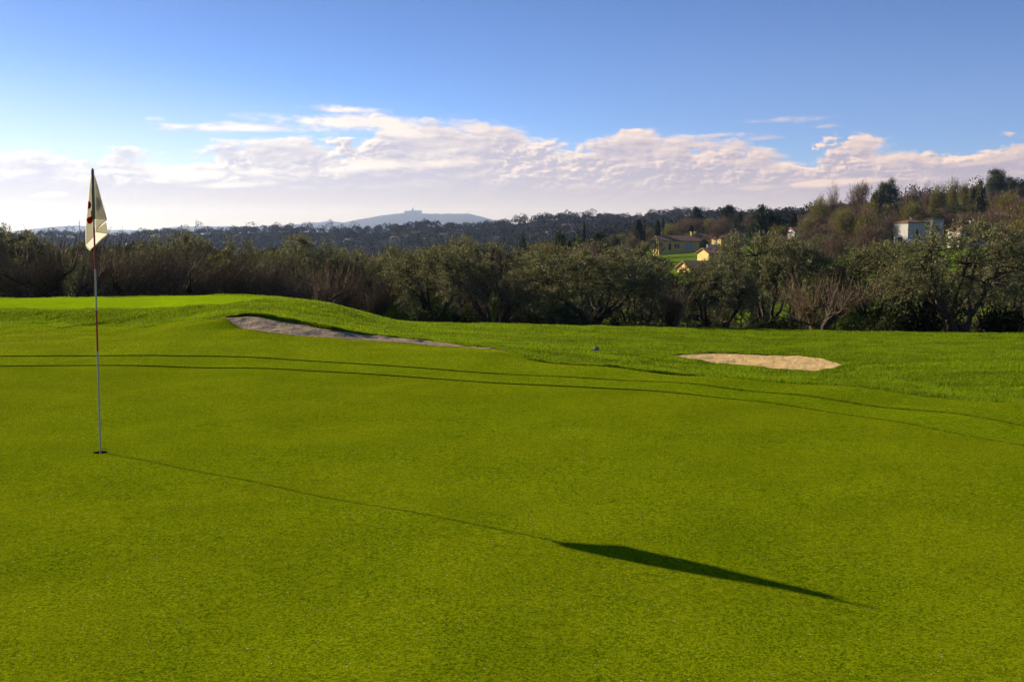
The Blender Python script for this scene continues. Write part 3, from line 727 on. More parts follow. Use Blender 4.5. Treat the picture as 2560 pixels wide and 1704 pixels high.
ribbon([(352, 880), (440, 884), (526, 895)], 0.026, 9)
ribbon([(526, 899), (470, 942), (405, 1000), (360, 1062)], 0.030, 9)
ribbon([(355, 1083), (450, 1096), (541, 1108)], 0.037, 9)
ribbon([(212, 1270), (270, 1208), (330, 1140)], 0.034, 9)
ribbon([(352, 1285), (440, 1198), (538, 1116)], 0.044, 14)
ribbon([(212, 1300), (262, 1348), (300, 1328), (352, 1285)], 0.044, 9)
ribbon([(338, 232), (362, 296), (402, 436), (442, 592), (484, 722), (524, 890)], 0.026, 5)
obj('hem', hm.build('hem', [M['hem']], True), flag)
nm = MB()
_fp0 = fp
def fp(zx, zy, dep): return _fp0(zx, zy, dep + 0.010 * math.sin(zx * .021 + 1) + .006 * math.sin(zy * .011 + zx * .013))
def dish(pts, d0):
    pts = np.array(pts, float); c = pts.mean(0)
    V = [fp(c[0], c[1], d0)] + [fp(q[0], q[1], d0) for q in pts]
    nm.add(V, tris=[(0, i + 1, (i + 1) % len(pts) + 1) for i in range(len(pts))])
ELL = lambda cx, cy, rx_, ry_, a0, a1, n: [(cx + rx_ * math.cos(math.radians(a0 + (a1 - a0) * i / n)), cy + ry_ * math.sin(math.radians(a0 + (a1 - a0) * i / n))) for i in range(n + 1)]
dish([(244, 618)] + ELL(246, 680, 44, 60, -70, 60, 12) + [(250, 735), (235, 752)], 0.035)
outer = ELL(268, 880, 50, 84, 175, -70, 18); inner = ELL(262, 812, 32, 48, 110, -50, 18)
V = [fp(*q, 0.035) for pr_ in zip(outer, inner) for q in pr_]
nm.add(V, [(2 * i, 2 * i + 1, 2 * i + 3, 2 * i + 2) for i in range(len(outer) - 1)])
V = [fp(*q, 0.035) for q in [(285, 796), (300, 735), (328, 730), (322, 880), (300, 860), (290, 830)]]; nm.add(V, tris=[(0, 1, 5), (1, 4, 5), (1, 2, 4), (2, 3, 4)])
dish([(345, 560)] + ELL(375, 660, 55, 95, -90, 90, 12) + [(345, 760)], 0.042)
obj('number', nm.build('number', [M['redcloth']], True), flag)

# a small grey stone in the rough
st_p = hit(1487, 880, 9, 40)
def stone():
    bm = bmesh.new(); bmesh.ops.create_icosphere(bm, subdivisions=3, radius=1.0)
    rr = np.random.RandomState(3)
    for v in bm.verts:
        x, y, z = v.co
        k = 1 + 0.12 * math.sin(5 * x + 1) * math.cos(4 * y) + 0.05 * rr.randn()
        z = max(z, -0.3)
        v.co = (x * 0.075 * k + (0.015 if z > 0.3 else 0), y * 0.05 * k, z * (0.065 if x > 0 else 0.04) * k)
    me = bpy.data.meshes.new('stone'); bm.to_mesh(me); bm.free(); me.materials.append(plain('grey_stone', (0.16, 0.15, 0.13), 0.85, 0.2, 0.4, 18))
    z0 = float(Zt(st_p[0:1], st_p[1:2])[0]) + LR
    tag(obj('stone', me, loc=(st_p[0], st_p[1], z0 + 0.02), rz=0.3), 'small grey stone lying in the grass between the two bunkers', 'stone')
stone()

# ------------------------------------------------------------------ tree prototypes
def unit(v): return v / (np.linalg.norm(v, axis=-1, keepdims=True) + 1e-9)
def leaves(r, pos, direc, ln, wd, c0, c1, c2=None, p2=0.0):
    """rhombic leaves: arrays of positions and directions -> verts, quads, tint"""
    n = len(pos); d = unit(direc); L = ln * r.uniform(0.65, 1.25, n); Wd = wd * r.uniform(0.7, 1.3, n)
    s = unit(np.cross(d, r.randn(n, 3))) * Wd[:, None] / 2
    tip = pos + d * L[:, None]; mid_ = pos + d * (L * 0.45)[:, None]
    V = np.stack([pos, mid_ - s, tip, mid_ + s], 1).reshape(-1, 3)
    k = r.rand(n)[:, None]; c = np.array(c0) * (1 - k) + np.array(c1) * k
    if c2 is not None: c = np.where((r.rand(n) < p2)[:, None], np.array(c2), c)
    return V, np.arange(4 * n).reshape(n, 4), np.repeat(c, 4, 0)
def bez(p0, p1, p2, n):
    t = np.linspace(0, 1, n)[:, None]; return (1 - t) ** 2 * p0 + 2 * t * (1 - t) * p1 + t * t * p2
def tubes_mesh(name, br, mats, smooth=True):
    mb = MB()
    for pts, rad, n in br: mb.tube(pts, rad, n, cap=False)
    return mb.build(name, mats, smooth)
def crown_points(r, n, rad, cen, lo=0.35, low_cut=-0.55, lump=0.22):
    """clump centres in a lumpy ellipsoid, biased to its shell"""
    ks = r.randn(7, 3) * 2.2; ph = r.uniform(0, 6.28, 7); out_ = []
    while len(out_) < n:
        d = unit(r.randn(3)); 
        if d[2] < low_cut: continue
        k = 1 + lump * np.sin(ks @ d + ph).sum() / 2.6
        q = d * k * (lo + (1 - lo) * r.rand() ** 0.5)
        out_.append(q * rad + cen)
    return np.array(out_)

def olive(seed, Wd=4.6, H=4.2, bareness=0.0):
    r = np.random.RandomState(seed); br = []
    ns = r.randint(2, 4); forks = []
    for s in range(ns):                                   # old many-stemmed trunk
        a = 6.283 * s / ns + r.uniform(-.5, .5)
        p0 = np.array([0.10 * math.cos(a), 0.10 * math.sin(a), -0.35]); lean = r.uniform(0.25, 0.6)
        p2 = np.array([math.cos(a) * lean, math.sin(a) * lean, r.uniform(0.75, 1.15)]); p1 = np.array([p2[0] * .25, p2[1] * .25, .45])
        pts = bez(p0, p1, p2, 7) + np.vstack([np.zeros((1, 3)), r.randn(6, 3) * 0.025])
        br.append((pts, np.linspace(0.20, 0.115, 7) * r.uniform(.85, 1.2), 8)); forks.append((p2, a))
    cen = np.array([0, 0, H * 0.62]); rad = np.array([Wd / 2, Wd / 2, H * 0.38])
    limbs = []
    for p2, a in forks:
        for k in range(r.randint(2, 4)):
            aa = a + r.uniform(-1.0, 1.0); q = np.array([math.cos(aa), math.sin(aa), 0]) * Wd * r.uniform(.22, .38) + np.array([0, 0, H * r.uniform(.55, .82)])
            c1 = p2 + np.array([math.cos(aa), math.sin(aa), 0]) * r.uniform(.3, .8) + np.array([0, 0, .35])
            pts = bez(p2, c1, q, 9) + np.vstack([np.zeros((1, 3)), r.randn(8, 3) * 0.05])
            br.append((pts, np.linspace(0.095, 0.03, 9), 6)); limbs.append(pts)
    LP = np.concatenate([l[3:] for l in limbs])
    C_ = crown_points(r, int(240 * (1 - bareness * .6)), rad, cen, 0.42, -0.5)
    lp, ld = [], []
    for c in C_:
        i = np.argmin(((LP - c) ** 2).sum(1)); p0 = LP[i]
        midp = (p0 + c) / 2 + np.array([0, 0, 0.15]) + r.randn(3) * 0.12
        pts = bez(p0, midp, c, 5); br.append((pts, np.linspace(0.018, 0.007, 5), 4))
        n = r.randint(84, 170); outw = unit((c - cen) * np.array([1, 1, 1.2]) + np.array([0, 0, .35]))
        for tw in range(6):                               # feathery shoots
            dr = unit(outw + r.randn(3) * 0.65); L = r.uniform(.25, .62)
            tt = r.rand(n // 6); q = c + dr * (tt * L)[:, None] + r.randn(n // 6, 3) * 0.045 - np.array([0, 0, .12]) * (tt ** 2)[:, None]
            lp.append(q); ld.append(dr + r.randn(n // 6, 3) * 0.7)
    V, Q, T = leaves(r, np.concatenate(lp), np.concatenate(ld), 0.11, 0.034, (0.088, 0.084, 0.034), (0.205, 0.198, 0.094), (0.28, 0.275, 0.17), 0.12)
    return tubes_mesh('olive_trunk', br, [M['bark']]), mesh('olive_crown', V, [Q], [M['leaf']], tint=T)

def bare_front(seed, lean=0.0, H=4.0, Wd=4.2):
    """leafless fruit tree with long straight water shoots"""
    r = np.random.RandomState(seed); br = []; tw = []
    forks = []
    for s in range(r.randint(3, 5)):
        a = 6.283 * r.rand(); p0 = np.array([.1 * math.cos(a), .1 * math.sin(a), -.35]); le = r.uniform(.5, 1.1)
        p2 = np.array([math.cos(a) * le, math.sin(a) * le * .7, r.uniform(.9, 1.6)])
        pts = bez(p0, np.array([p2[0] * .3, p2[1] * .3, .5]), p2, 7) + r.randn(7, 3) * .02
        br.append((pts, np.linspace(.13, .075, 7), 7)); forks.append((pts, a))
    limbs = []
    for pts, a in forks:
        limbs.append(pts[4:])
        for k in range(r.randint(3, 5)):
            aa = a + r.uniform(-1.1, 1.1); i = r.randint(3, 7); p0 = pts[i]
            q = p0 + np.array([math.cos(aa), math.sin(aa), 0]) * r.uniform(.5, 1.3) * Wd / 4.2 + np.array([0, 0, r.uniform(.3, 1.1)])
            l = bez(p0, (p0 + q) / 2 - np.array([0, 0, .15]), q, 7) + np.vstack([np.zeros((1, 3)), r.randn(6, 3) * .04])
            br.append((l, np.linspace(.065, .024, 7), 5)); limbs.append(l)
    LP = np.concatenate(limbs)
    for k in range(230):
        p0 = LP[r.randint(len(LP))]; outw = unit(p0 * np.array([1, 1, 0]) + 1e-3)
        d = unit(np.array([lean, 0, 1.0]) * 1.0 + outw * r.uniform(0, 1.15 if abs(lean) < .2 else .6) + r.randn(3) * 0.22)
        L = r.uniform(.6, 2.0) * (H - p0[2]) / 2.4
        p1 = p0 + d * L * .5 + r.randn(3) * .04; p2 = p0 + d * L + np.array([0, 0, L * .07]) + r.randn(3) * .05
        pts = bez(p0, p1, p2, 5); tw.append((pts, np.linspace(.015, .0045, 5), 3))
        for j in range(3):
            i = r.randint(1, 4); b0 = pts[i]; d2 = unit(d + r.randn(3) * .5); L2 = r.uniform(.15, .55)
            tw.append((np.array([b0, b0 + d2 * L2 * .5 + r.randn(3) * .02, b0 + d2 * L2]), np.array([.008, .006, .003]), 3))
    return tubes_mesh('bare_trunk', br, [M['bark']]), tubes_mesh('bare_crown', tw, [M['twigbark']])

def far_tree(seed, kind):
    """trees seen from 80 m and more: trunk with limbs and a crown of leaf or twig cards"""
    r = np.random.RandomState(seed); br = []
    spec = {'bare': (9, 6.6, .16), 'spring': (9, 6.0, .15), 'pine': (9, 6.5, .2), 'stone_pine': (8, 8, .2), 'cypress': (9, 1.7, .12), 'eucalyptus': (16, 7, .25), 'oak': (7, 7, .2)}[kind]
    H, Wd, R = spec
    if kind == 'cypress':
        br.append((np.array([[0, 0, -.5], [0, 0, H * .5], [0, 0, H * .96]]), np.array([R, R * .7, .02]), 6))
        n = 3600; z = r.rand(n) ** .8; prof_ = np.interp(z, [0, .08, .3, .6, .85, 1], [.55, .85, 1, .82, .45, .05]) * Wd / 2
        a = r.uniform(0, 6.28, n); k = np.sqrt(r.uniform(.35, 1.15, n)) * (1 + .12 * np.sin(3 * a + 9 * z))
        p_ = np.stack([np.cos(a) * prof_ * k, np.sin(a) * prof_ * k, .3 + z * (H - .3)], -1)
        d = np.stack([np.cos(a) * .3, np.sin(a) * .3, np.ones(n)], -1) + r.randn(n, 3) * .2
        V, Q, T = leaves(r, p_, d, .5, .2, (.012, .022, .008), (.035, .05, .018))
        return tubes_mesh('cypress_trunk', br, [M['bark']]), mesh('cypress_crown', V, [Q], [M['leaf']], tint=T)
    th = {'stone_pine': .62, 'eucalyptus': .38, 'pine': .22, 'oak': .2}.get(kind, .25) * H
    pts = np.array([[0, 0, -.6], [r.randn() * .1, r.randn() * .1, th * .5], [r.randn() * .2, r.randn() * .2, th], [r.randn() * .3, r.randn() * .3, H * .8]])
    br.append((pts, np.array([R * 1.2, R, R * .75, R * .25]), 7))
    if kind == 'stone_pine': cen = np.array([0, 0, H * .82]); rad = np.array([Wd / 2, Wd / 2, H * .17]); lo, cut = .2, -.4
    elif kind == 'pine': cen = np.array([0, 0, H * .56]); rad = np.array([Wd / 2, Wd / 2, H * .42]); lo, cut = .3, -.7
    elif kind == 'eucalyptus': cen = np.array([0, 0, H * .68]); rad = np.array([Wd / 2, Wd / 2, H * .31]); lo, cut = .45, -.8
    elif kind == 'oak': cen = np.array([0, 0, H * .56]); rad = np.array([Wd / 2, Wd / 2, H * .42]); lo, cut = .4, -.6
    else: cen = np.array([0, 0, H * .6]); rad = np.array([Wd / 2, Wd / 2, H * .4]); lo, cut = .25, -.7
    nC = {'bare': 90, 'spring': 80, 'eucalyptus': 64, 'stone_pine': 80, 'pine': 150, 'oak': 110}[kind]
    C_ = crown_points(r, nC, rad, cen, lo, cut, .3)
    if kind == 'pine':
        k = np.interp(C_[:, 2] / H, [0, .3, 1], [1.1, 1.1, .35]); C_[:, :2] *= k[:, None]
    lp, ld = [], []
    for c in C_:
        zz = min(max(th * .7, c[2] - r.uniform(.8, 2.6)), H * .78)
        t = (zz - pts[0, 2]) / (pts[-1, 2] - pts[0, 2]); p0 = np.array([np.interp(zz, pts[:, 2], pts[:, 0]), np.interp(zz, pts[:, 2], pts[:, 1]), zz])
        br.append((bez(p0, (p0 + c) / 2 + np.array([0, 0, -.2]) + r.randn(3) * .2, c, 4), np.linspace(R * .28, .025, 4), 4))
        outw = unit(c - cen + np.array([0, 0, .8]))
        if kind in ('bare', 'spring'):
            n = 66; q = c + r.randn(n, 3) * np.array([.5, .5, .55]); lp.append(q); ld.append(outw * .9 + np.array([0, 0, .55]) + r.randn(n, 3) * .7)
        else:
            n = {'stone_pine': 75, 'pine': 60, 'eucalyptus': 210, 'oak': 75}[kind]; s = {'eucalyptus': .85}.get(kind, .5)
            q = c + r.randn(n, 3) * s * np.array([1, 1, .6]); lp.append(q); ld.append(outw + r.randn(n, 3) * .9)
    lp, ld = np.concatenate(lp), np.concatenate(ld)
    if kind == 'bare':
        V, Q, T = leaves(r, lp, ld, .85, .045, (.11, .065, .036), (.25, .165, .10)); m_ = 'twig'
    elif kind == 'spring':
        V, Q, T = leaves(r, lp, ld, .75, .04, (.08, .05, .024), (.17, .12, .06))
        V2, Q2, T2 = leaves(r, lp[::2] + ld[::2] * .35, r.randn(len(lp[::2]), 3), .24, .16, (.13, .145, .012), (.26, .27, .03))
        Q = np.concatenate([Q, Q2 + len(V)]); V = np.concatenate([V, V2]); T = np.concatenate([T, T2]); m_ = 'leaf'
    else:
        cc = {'pine': ((.012, .028, .010), (.035, .055, .018)), 'stone_pine': ((.014, .032, .008), (.04, .06, .018)), 'eucalyptus': ((.04, .055, .03), (.10, .12, .07)),
              'oak': ((.05, .055, .018), (.12, .11, .04))}[kind]
        V, Q, T = leaves(r, lp, ld, *((.34, .2) if kind == 'eucalyptus' else (.48, .27)), *cc); m_ = 'leaf'
    return tubes_mesh(kind + '_trunk', br, [M['bark']]), mesh(kind + '_crown', V, [Q], [M[m_]], tint=T)

def palm(seed):
    r = np.random.RandomState(seed); H = 3.2
    tr = MB().tube([(0, 0, -.6), (0.03, 0, 1.5), (0, 0.03, H)], [.33, .27, .3], 9)
    P_, D_ = [], []
    fr_ = []
    for k in range(46):
        a = 2.4 * k; e = r.uniform(-.35, 1.35); L = r.uniform(2.0, 2.9)
        o0 = np.array([0, 0, H]); d = np.array([math.cos(a) * math.cos(e), math.sin(a) * math.cos(e), math.sin(e)])
        p2 = o0 + d * L - np.array([0, 0, .5 * L * math.cos(e)]); p1 = o0 + d * L * .6 + np.array([0, 0, .25])
        pts = bez(o0, p1, p2, 15); fr_.append((pts[::2], np.linspace(.035, .008, 8), 3))
        T = unit(np.gradient(pts, axis=0)); S = unit(np.cross(T, np.array([0, 0, 1.0]) + r.randn(3) * .05))
        for s in (-1, 1):
            P_.append(pts[2:]); D_.append(T[2:] * .6 + s * S[2:] - np.array([0, 0, .35]))
            P_.append((pts[2:] + pts[1:-1]) / 2); D_.append(T[2:] * .6 + s * S[2:] - np.array([0, 0, .45]))
    V, Q, T = leaves(r, np.concatenate(P_), np.concatenate(D_), .55, .075, (.02, .045, .008), (.07, .11, .02))
    mb = MB()
    for pts, rad, n in fr_: mb.tube(pts, rad, n, cap=False)
    Vs = np.concatenate(mb.v)
    me = mesh('palm_crown', np.concatenate([V, Vs]), [np.concatenate([Q, np.array(mb.q) + len(V)])], [M['leaf']], tint=np.concatenate([T, np.full((len(Vs), 3), .06)]))
    return tr.build('palm_trunk', [M['bark']], True), me

def bush(seed, c0, c1, Wd=2.2, H=1.5, n=5200, ln=.11, wd=.05):
    r = np.random.RandomState(seed)
    C_ = crown_points(r, 60, np.array([Wd / 2, Wd / 2, H * .6]), np.array([0, 0, H * .45]), .4, -.8, .35)
    br = [(bez(np.array([0, 0, -.2]), np.array([c[0] * .3, c[1] * .3, c[2] * .6]), c, 4), np.linspace(.025, .008, 4), 4) for c in C_]
    k = r.randint(0, 60, n); lp = C_[k] + r.randn(n, 3) * .16; ld = unit(lp - np.array([0, 0, H * .3])) + r.randn(n, 3) * .8
    V, Q, T = leaves(r, lp, ld, ln, wd, c0, c1)
    return tubes_mesh('bush_stem', br, [M['bark']]), mesh('bush_crown', V, [Q], [M['leaf']], tint=T)

OLIVES = [olive(21 + i) for i in range(6)] + [olive(40, bareness=.6), olive(41, bareness=.5)]
BARES = [bare_front(60, .75), bare_front(61, .1), bare_front(62, -.05), bare_front(63, .45)]
KIND = {k: [far_tree(100 + 10 * i + j, k) for j in range(3)] for i, k in enumerate(['bare', 'spring', 'pine', 'cypress', 'oak'])}
KIND['stone_pine'] = [far_tree(170, 'stone_pine'), far_tree(171, 'stone_pine')]; KIND['eucalyptus'] = [far_tree(180, 'eucalyptus'), far_tree(181, 'eucalyptus')]
KIND['palm'] = [palm(190), palm(191)]
KIND['olive'] = OLIVES[:6]
KIND['bush'] = [bush(200, (.05, .085, .012), (.13, .17, .03)), bush(201, (.04, .07, .012), (.10, .14, .03))]
YBUSH = [bush(210, (.14, .16, .01), (.30, .30, .02), 1.5, 1.9, 1700, .09, .05)]
GBUSH = [bush(211, (.08, .14, .008), (.18, .24, .02)), bush(212, (.06, .12, .008), (.15, .22, .02))]
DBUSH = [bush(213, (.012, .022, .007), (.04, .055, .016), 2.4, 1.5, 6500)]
IVY = [bush(214, (.02, .05, .02), (.06, .10, .05), 1.5, 1.7, 4200, .09, .07)]
SIZE = {'bare': (9, 6.6), 'spring': (9, 6.0), 'pine': (9, 6.5), 'stone_pine': (8, 8), 'cypress': (9, 1.7), 'eucalyptus': (16, 7), 'oak': (7, 7), 'palm': (5.0, 5.0), 'olive': (4.2, 4.6), 'bush': (1.5, 2.2)}
def place(pair, name, label, cat, loc, rz=0.0, s=(1, 1, 1), group=None, parts=('trunk', 'crown')):
    e = obj(name, None, loc=loc, rz=rz, scale=s); e.empty_display_size = 0.5
    tag(e, label, cat, group)
    for nm_, me in zip(parts, pair): obj(nm_, me, e)
    return e
def gz(X, Y): return float(Zt(np.array([X]), np.array([Y]))[0])
rng = random.Random(4)
_meas = {}
def measured(pair):
    k = pair[1].name
    if k not in _meas:
        a = np.empty(len(pair[1].vertices) * 3, np.float32); pair[1].vertices.foreach_get('co', a); a = a.reshape(-1, 3)
        _meas[k] = (float(np.percentile(a[:, 2], 99.3)), float(np.percentile(np.hypot(a[:, 0], a[:, 1]), 95) * 2))
    return _meas[k]
def stand(pair, size, name, label, cat, px, top, wpx, Y, rz=None, group=None, parts=('trunk', 'crown'), sink=0.0):
    """a tree on the ground at distance Y whose crown reaches up to the given height and width"""
    p_ = P(px, top, Y); z0 = gz(p_[0], Y) - sink; H = p_[2] - z0
    size = measured(pair)
    s = wpx / F * Y / size[1]
    return place(pair, name, label, cat, (p_[0], Y, z0), rng.uniform(0, 6.28) if rz is None else rz, (s, s, H / size[0]), group, parts)

# ------------------------------------------------------------------ the row of trees behind the crest
OG = 'old olive trees in the row behind the crest'; BG = 'leafless trees in the row behind the crest'
OS = (4.35, 5.3); BS = (4.1, 4.6)
def ol(i, px, top, wpx, Y, label, rz=None): return stand(OLIVES[i], OS, 'olive_tree', label, 'olive tree', px, top, wpx, Y, rz, OG)
def ba(i, px, top, wpx, Y, label, rz=None): return stand(BARES[i], BS, 'bare_tree', label, 'bare tree', px, top, wpx, Y, rz, BG)
ol(0, 8, 572, 300, 36, 'dark olive tree at the far left end of the tree row')
ba(1, 165, 578, 340, 34, 'leafless tangled tree left of the flag with tall shoots above the ridge', 0.4)
ba(0, 300, 606, 280, 33, 'leafless tree just right of the flagstick with right-leaning shoots', 0.0)
ol(6, 318, 612, 240, 40, 'thin olive tree behind the leafless tree right of the flagstick')
ol(1, 440, 586, 270, 40, 'olive tree topping the fan of right-leaning bare shoots')
ba(0, 460, 612, 330, 33, 'leafless tree with a dense fan of long shoots leaning right', 0.25)
stand(YBUSH[0], (2.0, 1.9), 'yellow_bush', 'sparse bush with yellow-green leaves between leafless shoots', 'bush', 546, 640, 110, 34.5, 0.5, None, ('stem', 'foliage'))
ba(2, 60, 604, 250, 33.5, 'leafless tree at the left edge in front of the dark olive', 2.2)
ba(3, 385, 628, 230, 34.5, 'leafless tree between the flagstick and the fan of leaning shoots', 0.3)
ba(0, 560, 640, 240, 34, 'leafless tree right of the yellow-leaved bush with slanting shoots', 0.1)
ba(1, 805, 652, 220, 34, 'leafless tree on the right slope of the mound under a grey-green olive', 1.0)
ol(2, 600, 606, 220, 42, 'olive tree above the left end of the left bunker')
ba(3, 665, 640, 240, 33.5, 'leafless tree over the crest above the left bunker', 0.2)
ol(3, 770, 596, 260, 38, 'tall grey-green olive tree above the right slope of the mound')
ol(7, 862, 632, 200, 37, 'thin olive tree with two dark stems at the foot of the mound slope', 0.8)
ba(2, 918, 668, 190, 34, 'small leafless tree with forked dark stems beside the mound slope', 1.7)
ol(4, 965, 625, 220, 40, 'olive tree under the distant castle, right of the mound')
ol(5, 1095, 618, 310, 35, 'spreading olive tree with a thick forked trunk over dark bushes', 2.2)
ba(1, 1232, 640, 220, 34, 'leafless tree in the middle of the row beside the forked olive', 2.9)
ol(0, 1205, 600, 240, 41, 'olive tree behind the leafless tree in the middle of the row', 2.0)
ol(1, 1345, 672, 190, 41, 'low dark olive tree left of the broad domed olive', 1.0)
ol(2, 1485, 622, 370, 33, 'broad domed olive tree with ivy on its trunk', 0.9)
ol(3, 1590, 614, 230, 38, 'high olive crown just left of the small yellow gables', 2.6)
ba(2, 1690, 705, 220, 32.5, 'leafless tree with low forking limbs above the right bunker', 0.6)
ol(4, 1795, 648, 240, 36, 'olive tree below the bright yellow gabled house', 3.0)
ol(5, 1945, 588, 330, 40, 'wide olive crown below the dark pine and cypress', 0.2)
ba(1, 2052, 680, 330, 32.5, 'broad leafless tree with reddish twigs in front of two olives', 1.2)
ol(0, 2205, 612, 280, 38, 'olive tree below the white villa', 3.6)
ol(1, 2412, 556, 430, 34.5, 'biggest olive tree with a thick dark trunk at the right end', 1.9)
ol(3, 2560, 590, 260, 40, 'olive tree cut by the right edge behind the biggest olive', 2.2)
for i, (px, top, wpx, Y) in enumerate([(90, 592, 260, 48), (230, 596, 260, 50), (370, 600, 250, 50), (520, 612, 250, 50), (690, 618, 250, 50), (860, 640, 260, 48), (1020, 640, 240, 50), (1160, 640, 240, 50),
                                       (1290, 670, 240, 47), (1420, 680, 240, 47), (1560, 660, 260, 48), (1700, 690, 240, 46), (1850, 670, 260, 48), (2080, 672, 260, 48), (2300, 640, 260, 47), (2480, 610, 260, 50), (2640, 600, 260, 46), (-100, 585, 280, 42)]):
    stand(OLIVES[(i * 5 + 2) % 6], OS, 'olive_tree', 'olive tree in the shaded second row behind the front trees', 'olive tree', px, top + 34, wpx * .8, Y, None, 'olive trees of the second row')
for i, (px, top, wpx, Y) in enumerate([(215, 742, 120, 38), (330, 720, 130, 39), (410, 742, 110, 38), (960, 738, 130, 37), (1000, 765, 120, 36), (1075, 745, 120, 39), (1190, 755, 130, 38), (1235, 745, 120, 39), (2120, 770, 140, 38), (1420, 800, 90, 38)]):
    stand(GBUSH[i % 2], (1.6, 2.4), 'green_bush', 'fresh green bush glowing between the trunks of the tree row', 'bush', px, top, wpx, Y, None, 'green bushes under the tree row', ('stem', 'foliage'))
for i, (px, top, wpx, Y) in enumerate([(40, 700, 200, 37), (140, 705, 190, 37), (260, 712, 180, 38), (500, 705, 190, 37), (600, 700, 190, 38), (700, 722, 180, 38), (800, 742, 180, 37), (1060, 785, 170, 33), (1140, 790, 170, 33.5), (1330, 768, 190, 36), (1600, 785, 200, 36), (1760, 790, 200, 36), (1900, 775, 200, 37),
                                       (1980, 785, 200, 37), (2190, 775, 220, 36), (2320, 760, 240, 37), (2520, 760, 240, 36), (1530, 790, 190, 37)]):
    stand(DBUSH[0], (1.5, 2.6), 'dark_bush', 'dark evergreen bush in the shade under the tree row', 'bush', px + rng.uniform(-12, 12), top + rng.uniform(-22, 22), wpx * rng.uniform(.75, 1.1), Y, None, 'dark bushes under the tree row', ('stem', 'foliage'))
stand(IVY[0], (1.7, 1.6), 'ivy_bush', 'glossy ivy bush at the foot of the broad domed olive', 'bush', 1412, 762, 100, 32.3, 0.4, None, ('stem', 'foliage'))

# ------------------------------------------------------------------ houses
def tile_mat():
    m_, t = mat('roof_tiles')
    co = t.n('ShaderNodeTexCoord').outputs['Object']
    sp = t.n('ShaderNodeSeparateXYZ', i_0=co)
    wv = t.m('SINE', t.m('MULTIPLY', sp.outputs[0], 6.283 / 0.45)); n_ = t.noise(co, 1.6, 5, .65)
    c = t.mix(t.sm(n_, .3, .7), (.15, .075, .048), (.28, .16, .10)); c = t.mix(t.m('MULTIPLY', t.sm(wv, -.2, -1.0), .35), c, (.10, .05, .04))
    finish(t, principled(t, c, .85, .15, bump(t, wv, .8, .06))); return m_
M['tiles'] = tile_mat()
M['ochre'] = plain('ochre_render', (.62, .44, .16), .9, .1, .12, 1.5)
M['ochre2'] = plain('pale_ochre_render', (.50, .36, .13), .9, .1, .12, 1.5)
M['whitewash'] = plain('white_render', (.44, .42, .39), .9, .1, .1, 1.2)
M['stonewall'] = plain('pale_stone', (.50, .46, .40), .9, .1, .25, 1.2)
M['shutter'] = plain('grey_blue_shutter', (.25, .28, .34), .6, .3, .1, 5)
M['dark_door'] = plain('dark_wood', (.03, .025, .02), .6, .3, .2, 5)
M['glass'] = plain('window_glass', (.03, .035, .04), .12, .5, .1, 3)
def roof_gable(L, D, z, hr, ov=.3, th=.18):
    mb = MB(); x0, x1 = -L / 2 - ov, L / 2 + ov; y0, y1 = -D / 2 - ov, D / 2 + ov
    dz_ = ov * hr / (D / 2); e = z - dz_
    for s in (-1, 1):
        yo = y0 if s < 0 else y1
        V = [(x0, yo, e), (x1, yo, e), (x1, 0, z + hr), (x0, 0, z + hr), (x0, yo, e + th), (x1, yo, e + th), (x1, 0, z + hr + th), (x0, 0, z + hr + th)]
        mb.add(V, [(0, 1, 2, 3), (4, 7, 6, 5), (0, 4, 5, 1), (0, 3, 7, 4), (1, 5, 6, 2), (2, 6, 7, 3)])
    return mb
def roof_hip(L, D, z, hr, ov=.35):
    x0, x1, y0, y1 = -L / 2 - ov, L / 2 + ov, -D / 2 - ov, D / 2 + ov; k = max(0, (L - D) / 2)
    V = [(x0, y0, z), (x1, y0, z), (x1, y1, z), (x0, y1, z), (-k, 0, z + hr), (k, 0, z + hr), (x0, y0, z - .16), (x1, y0, z - .16), (x1, y1, z - .16), (x0, y1, z - .16)]
    return MB().add(V, [(0, 1, 5, 4), (2, 3, 4, 5), (6, 7, 1, 0), (7, 8, 2, 1), (8, 9, 3, 2), (9, 6, 0, 3), (9, 8, 7, 6)], [(1, 2, 5), (3, 0, 4)])
def wall_gable(L, D, z0, z, hr):
    V = [(-L / 2, -D / 2, z0), (L / 2, -D / 2, z0), (L / 2, D / 2, z0), (-L / 2, D / 2, z0), (-L / 2, -D / 2, z), (L / 2, -D / 2, z), (L / 2, D / 2, z), (-L / 2, D / 2, z), (-L / 2, 0, z + hr), (L / 2, 0, z + hr)]
    return MB().add(V, [(0, 1, 5, 4), (2, 3, 7, 6), (3, 0, 4, 7), (1, 2, 6, 5)], [(7, 4, 8), (5, 6, 9)])
